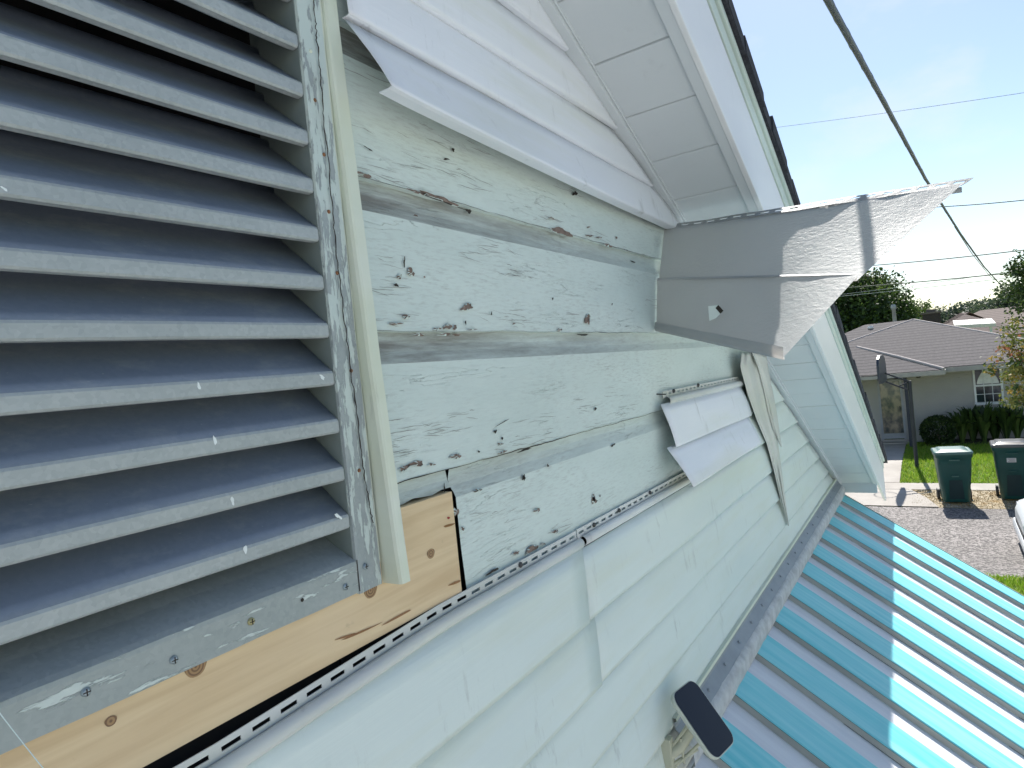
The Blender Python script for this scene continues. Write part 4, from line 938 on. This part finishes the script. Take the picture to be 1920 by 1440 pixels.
for k in range(6):
    c = onx(1803 + 21 * k, 815, 22.2); blade_plant(22.2 + .1 * (k % 2), c.y, .95 + .18 * ((k * 37) % 5) / 4, 60, 'broad leaved dark plant, ' + lab[k], 40 + k)
b = MB(); b.grid([[(22.0, -.05, .3), (22.0, EY, .3)], [(22.3, -.05, .38), (22.3, EY, .38)], [(22.85, -.05, .36), (22.85, EY, .36)]], 0, True); struct(b.build('planting_bed', plain('dark_soil', (.025, .02, .016), .95, 0, .3, 6, .02, 20)))
# ornamental tree at the right edge
tree('crape_myrtle', 'slender tree with yellow green and coral leaves at the right edge', (15.6, -1.98, gz(15.6)), 4.1, .78, .66, 1.15, 105, 32, .07, LM + [LD[1]], (7, 2.2, .8, 2.6), 12, .05, cz=2.75, clump=.16)
tree('broad_tree', 'large dark green tree behind the tan house roof', (44, onx(1618, 610, 44).y, .3), 9.2, 3.2, 3.1, 3.9, 330, 100, .19, LD, (5, 4, 1.0), 31, .3, cz=4.2, clump=.22)
tree('slim_tree', 'paler slim tree right of the large dark tree', (46, onx(1712, 600, 46).y, .3), 6.0, 1.6, 1.2, 1.9, 60, 60, .15, LD, (1, 3, 4), 32, .12, cz=3.9)
far = [(1745, 600, 82, 9.0), (1772, 596, 85, 9.4), (1800, 588, 80, 10.2), (1828, 584, 84, 11.0), (1856, 576, 78, 11.0), (1884, 570, 74, 11.2), (1912, 556, 70, 11.8), (1725, 604, 78, 7.0)]
fl_lab = ['leftmost but one of the distant tree line', 'third from left in the distant tree line', 'middle left of the distant tree line', 'middle of the distant tree line', 'middle right of the distant tree line', 'third from right in the distant tree line', 'rightmost of the distant tree line', 'leftmost and lowest of the distant tree line']
for k, (px, py, x, h) in enumerate(far):
    p = onx(px, py, x); top = onx(px, py - (20 if k < 6 else 30), x).z
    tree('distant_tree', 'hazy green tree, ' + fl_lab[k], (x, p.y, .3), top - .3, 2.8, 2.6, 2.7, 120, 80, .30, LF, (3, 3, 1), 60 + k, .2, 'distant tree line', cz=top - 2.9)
tree('edge_tree', 'dark tree crown reaching in at the right edge under the wires', (30, onx(1932, 560, 30).y, .3), 6.4, 1.0, 1.0, 1.6, 70, 45, .12, LD, (3, 4, 1.5), 77, .12, cz=4.6)

# ------------------------------------------------------------------ houses further back
def far_house(label, x, y0, y1, depth, wz, rz_, wm, rm, cat='house'):
    root = thing('far_house', label, cat, (x, (y0 + y1) / 2, .3)); b = MB(); b.box((x, y0, .3), (x + depth, y1, wz)); b.build('wall', wm, root)
    b = MB(); e = .4; xm = x + depth / 2; A1, A2, A3, A4 = (x - e, y0 - e, wz), (x - e, y1 + e, wz), (x + depth + e, y1 + e, wz), (x + depth + e, y0 - e, wz); t1, t2 = (xm, y0 + depth * .42, rz_), (xm, y1 - depth * .42, rz_)
    b.face([A1, A2, t2, t1]); b.face([A2, A3, t2]); b.face([A3, A4, t1, t2]); b.face([A4, A1, t1]); b.build('roof', rm, root, solid=.05)
    for k in range(2):
        b = MB(); yy = lin(y0, y1, .3 + .4 * k); b.box((x - .03, yy - .5, 1.2), (x + .02, yy + .5, 2.2)); f = b.build('window', M_WFR, root); b = MB(); b.box((x - .035, yy - .43, 1.27), (x - .031, yy + .43, 2.13)); b.build('pane', M_GLASS, f)
    return root
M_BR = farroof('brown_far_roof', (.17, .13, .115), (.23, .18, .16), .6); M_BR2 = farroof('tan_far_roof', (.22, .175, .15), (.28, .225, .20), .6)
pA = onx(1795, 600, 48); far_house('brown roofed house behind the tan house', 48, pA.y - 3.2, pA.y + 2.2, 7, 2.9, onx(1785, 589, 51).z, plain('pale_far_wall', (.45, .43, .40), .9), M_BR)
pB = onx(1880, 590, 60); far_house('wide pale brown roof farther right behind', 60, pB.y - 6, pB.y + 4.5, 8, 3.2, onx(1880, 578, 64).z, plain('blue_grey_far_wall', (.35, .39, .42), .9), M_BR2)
pt = thing('patio_cover', 'low white patio roof behind the tan house hip', 'patio cover', (40, onx(1830, 612, 40).y, .3)); a1, a2 = onx(1790, 616, 38), onx(1868, 612, 38)
b = MB(); b.hexa([a1, a2, a2 + Vector((2.5, 0, .25)), a1 + Vector((2.5, 0, .25)), a1 + Vector((0, 0, .16)), a2 + Vector((0, 0, .16)), a2 + Vector((2.5, 0, .42)), a1 + Vector((2.5, 0, .42))]); b.build('cover_sheet', plain('white_patio_sheet', (.70, .66, .62), .5), pt)
for p in (a1, a2):
    b = MB(); b.box((p.x + .1, p.y - .05 + (.2 if p is a2 else -.2), .3), (p.x + .2, p.y + .05 + (.2 if p is a2 else -.2), p.z + .02)); b.build('post', M_WFR, pt)
ch = thing('brick_chimney', 'dark square chimney behind the tan house ridge', 'chimney', (36, onx(1746, 600, 36).y, .3)); p = onx(1746, 588, 36)
b = MB(); b.box((36, p.y - .36, .3), (36.6, p.y + .36, p.z)); b.build('stack', plain('dark_chimney_brick', (.045, .035, .035), .9), ch); b = MB(); b.box((35.95, p.y - .41, p.z), (36.65, p.y + .41, p.z + .08)); b.box((36.1, p.y - .2, p.z + .08), (36.5, p.y + .2, p.z + .2)); b.build('cap', plain('chimney_cap', (.12, .10, .09), .8), ch)

# ------------------------------------------------------------------ wires
M_CABLE = plain('black_cable', (.05, .06, .075), .5); M_WIRE = plain('thin_grey_wire', (.16, .17, .13), .6); M_FAINT = plain('pale_wire', (.30, .34, .36), .6)
def wire(name, label, pts, r, m, sag=0.0, twist=False):
    P = []
    for (p, q) in zip(pts, pts[1:]):
        for k in range(12): P.append(p.lerp(q, k / 12))
    P.append(pts[-1]); n = len(P) - 1
    P = [p + Vector((0, 0, -sag * 4 * (i / n) * (1 - i / n))) for i, p in enumerate(P)]
    root = thing(name, label, 'wire', P[0])
    b = MB(); b.tube(P, r, 6); b.build('strand', m, root)
    if twist:
        Q = []
        for i in range(len(P) * 6):
            f = i / 6; j = min(int(f), n - 1); p = P[j].lerp(P[j + 1], f - j) if f < n else P[-1]; Q.append(p + Vector((0, math.cos(i * .35), math.sin(i * .35))) * r * .28)
        b = MB(); b.tube(Q, r * .8, 5); b.build('wrap_strand', m, root)
cam_at = lambda px, py, d: CAM + ray(px, py) * d
wire('service_cable', 'thick twisted service cable slanting down across the sky', [cam_at(1538, -25, 1.9), cam_at(1640, 160, 2.9), cam_at(1735, 335, 5.2), cam_at(1800, 437, 8.5), cam_at(1845, 500, 12), cam_at(1890, 549, 17)], .0118, M_CABLE, 0, True)
wire('drop_cable', 'thin second cable just beside the thick service cable', [cam_at(1790, 425, 9), cam_at(1822, 475, 13), cam_at(1856, 518, 17), cam_at(1893, 543, 21)], .007, M_WIRE)
for k, (a, c, x, r, m, lab_) in enumerate((((1380, 248), (1990, 163), 42, .012, M_FAINT, 'faint high wire crossing the upper sky'), ((1700, 390), (1990, 367), 34, .022, M_WIRE, 'dark wire just below the bent panel tip'), ((1560, 503), (1990, 460), 34, .022, M_WIRE, 'olive wire above the dark tree'),
        ((1500, 545), (1990, 501), 34, .024, M_WIRE, 'olive wire crossing in front of the dark tree'), ((1500, 562), (1990, 508), 38, .014, M_FAINT, 'pale wire below the lower olive wire'), ((1540, 556), (1960, 498), 39, .012, M_FAINT, 'lowest pale wire near the tree tops'))):
    wire('utility_wire', lab_, [onx(*a, x), onx(*c, x - 3)], r, m, .08)

# ------------------------------------------------------------------ white car parked at the near kerb, its end at the picture edge
car = thing('white_car', 'front corner of a white parked car at the right edge', 'car', (12.3, -3.4, 0))
M_CAR = plain('white_car_paint', (.70, .72, .74), .25, 0, .03, 1); M_TYRE = plain('tyre_rubber', (.02, .02, .02), .8); M_LAMP = plain('headlamp', (.55, .58, .6), .1)
CX, CY0, CY1 = 12.55, -1.40, -5.7
prof_y = [(CY0, .42, .62, .62), (CY0 - .06, .26, .74, .76), (CY0 - .35, .20, .85, .84), (CY0 - 1.0, .20, .95, .87), (CY0 - 1.25, .2, 1.0, .88), (CY0 - 1.9, .2, 1.40, .86), (CY0 - 3.0, .2, 1.45, .86), (CY0 - 3.8, .2, 1.1, .88), (CY1, .3, .9, .82)]
b = MB(); rows = []
for y, z0, z1, hw in prof_y:
    r = []
    for u in range(20):
        a = 2 * math.pi * u / 20; ca, sa = math.cos(a), math.sin(a); sx = math.copysign(abs(ca) ** .45, ca); sz = math.copysign(abs(sa) ** .6, sa)
        nar = 1 - (.28 if z1 > 1.2 and sz > .2 else 0) * max(0, sz); r.append((CX + sx * hw * nar, y, lin(z0, z1, (sz + 1) / 2)))
    rows.append(r)
b.grid(rows, 0, True, True); b.face(rows[0]); b.face(rows[-1][::-1]); b.build('body', M_CAR, car)
for sx in (-1, 1):
    for yy in (CY0 - .85, CY1 + .85):
        b = MB(); b.tube([(CX + sx * .68, yy, .32), (CX + sx * .89, yy, .32)], .32, 20); wh = b.build('wheel', M_TYRE, car); b = MB(); b.tube([(CX + sx * .88, yy, .32), (CX + sx * .895, yy, .32)], .2, 14); b.build('rim', M_ZINC, wh)
    b = MB(); b.grid([[(CX + sx * (.60 + .12 * math.cos(a * .6)), CY0 - .03 - .1 * q, .60 + .09 * math.sin(a * .6)) for a in range(11)] for q in range(2)], 0, True, True); b.build('headlight', M_LAMP, car)
    b = MB(); c0 = Vector((CX + sx * .98, CY0 - 1.55, 1.02)); b.tube([c0 + Vector((-.1 * sx, 0, -.04)), c0, c0 + Vector((.06 * sx, .02, 0))], [.03, .085, .05], 10); b.build('mirror', M_CAR, car)
b = MB(); b.box((CX - .6, CY0 + .005, .36), (CX + .6, CY0 - .1, .46)); b.build('grille', M_NAILHD, car, bevel=.01)
b = MB(); b.box((CX - .88, CY0 - .1, .2), (CX + .88, CY0 + .03, .38)); b.build('bumper', M_CAR, car, bevel=.05)
b = MB(); b.face([(CX - .6, CY0 - 1.32, 1.02), (CX + .6, CY0 - 1.32, 1.02), (CX + .5, CY0 - 1.86, 1.38), (CX - .5, CY0 - 1.86, 1.38)]); b.build('windscreen', M_GLASS, car, solid=.004)

b = MB(); P_ = [onwall(-25, 1305, -.05).lerp(onwall(95, 1458, -.05), k / 10) + Vector((0, 0, -.0006 * math.sin(math.pi * k / 10))) for k in range(11)]
b.tube(P_, .00035, 5); tag(b.build('loose_thread', plain('pale_thread', (.62, .72, .72), .5)), 'thin pale thread crossing the sill at the bottom left corner', 'thread')
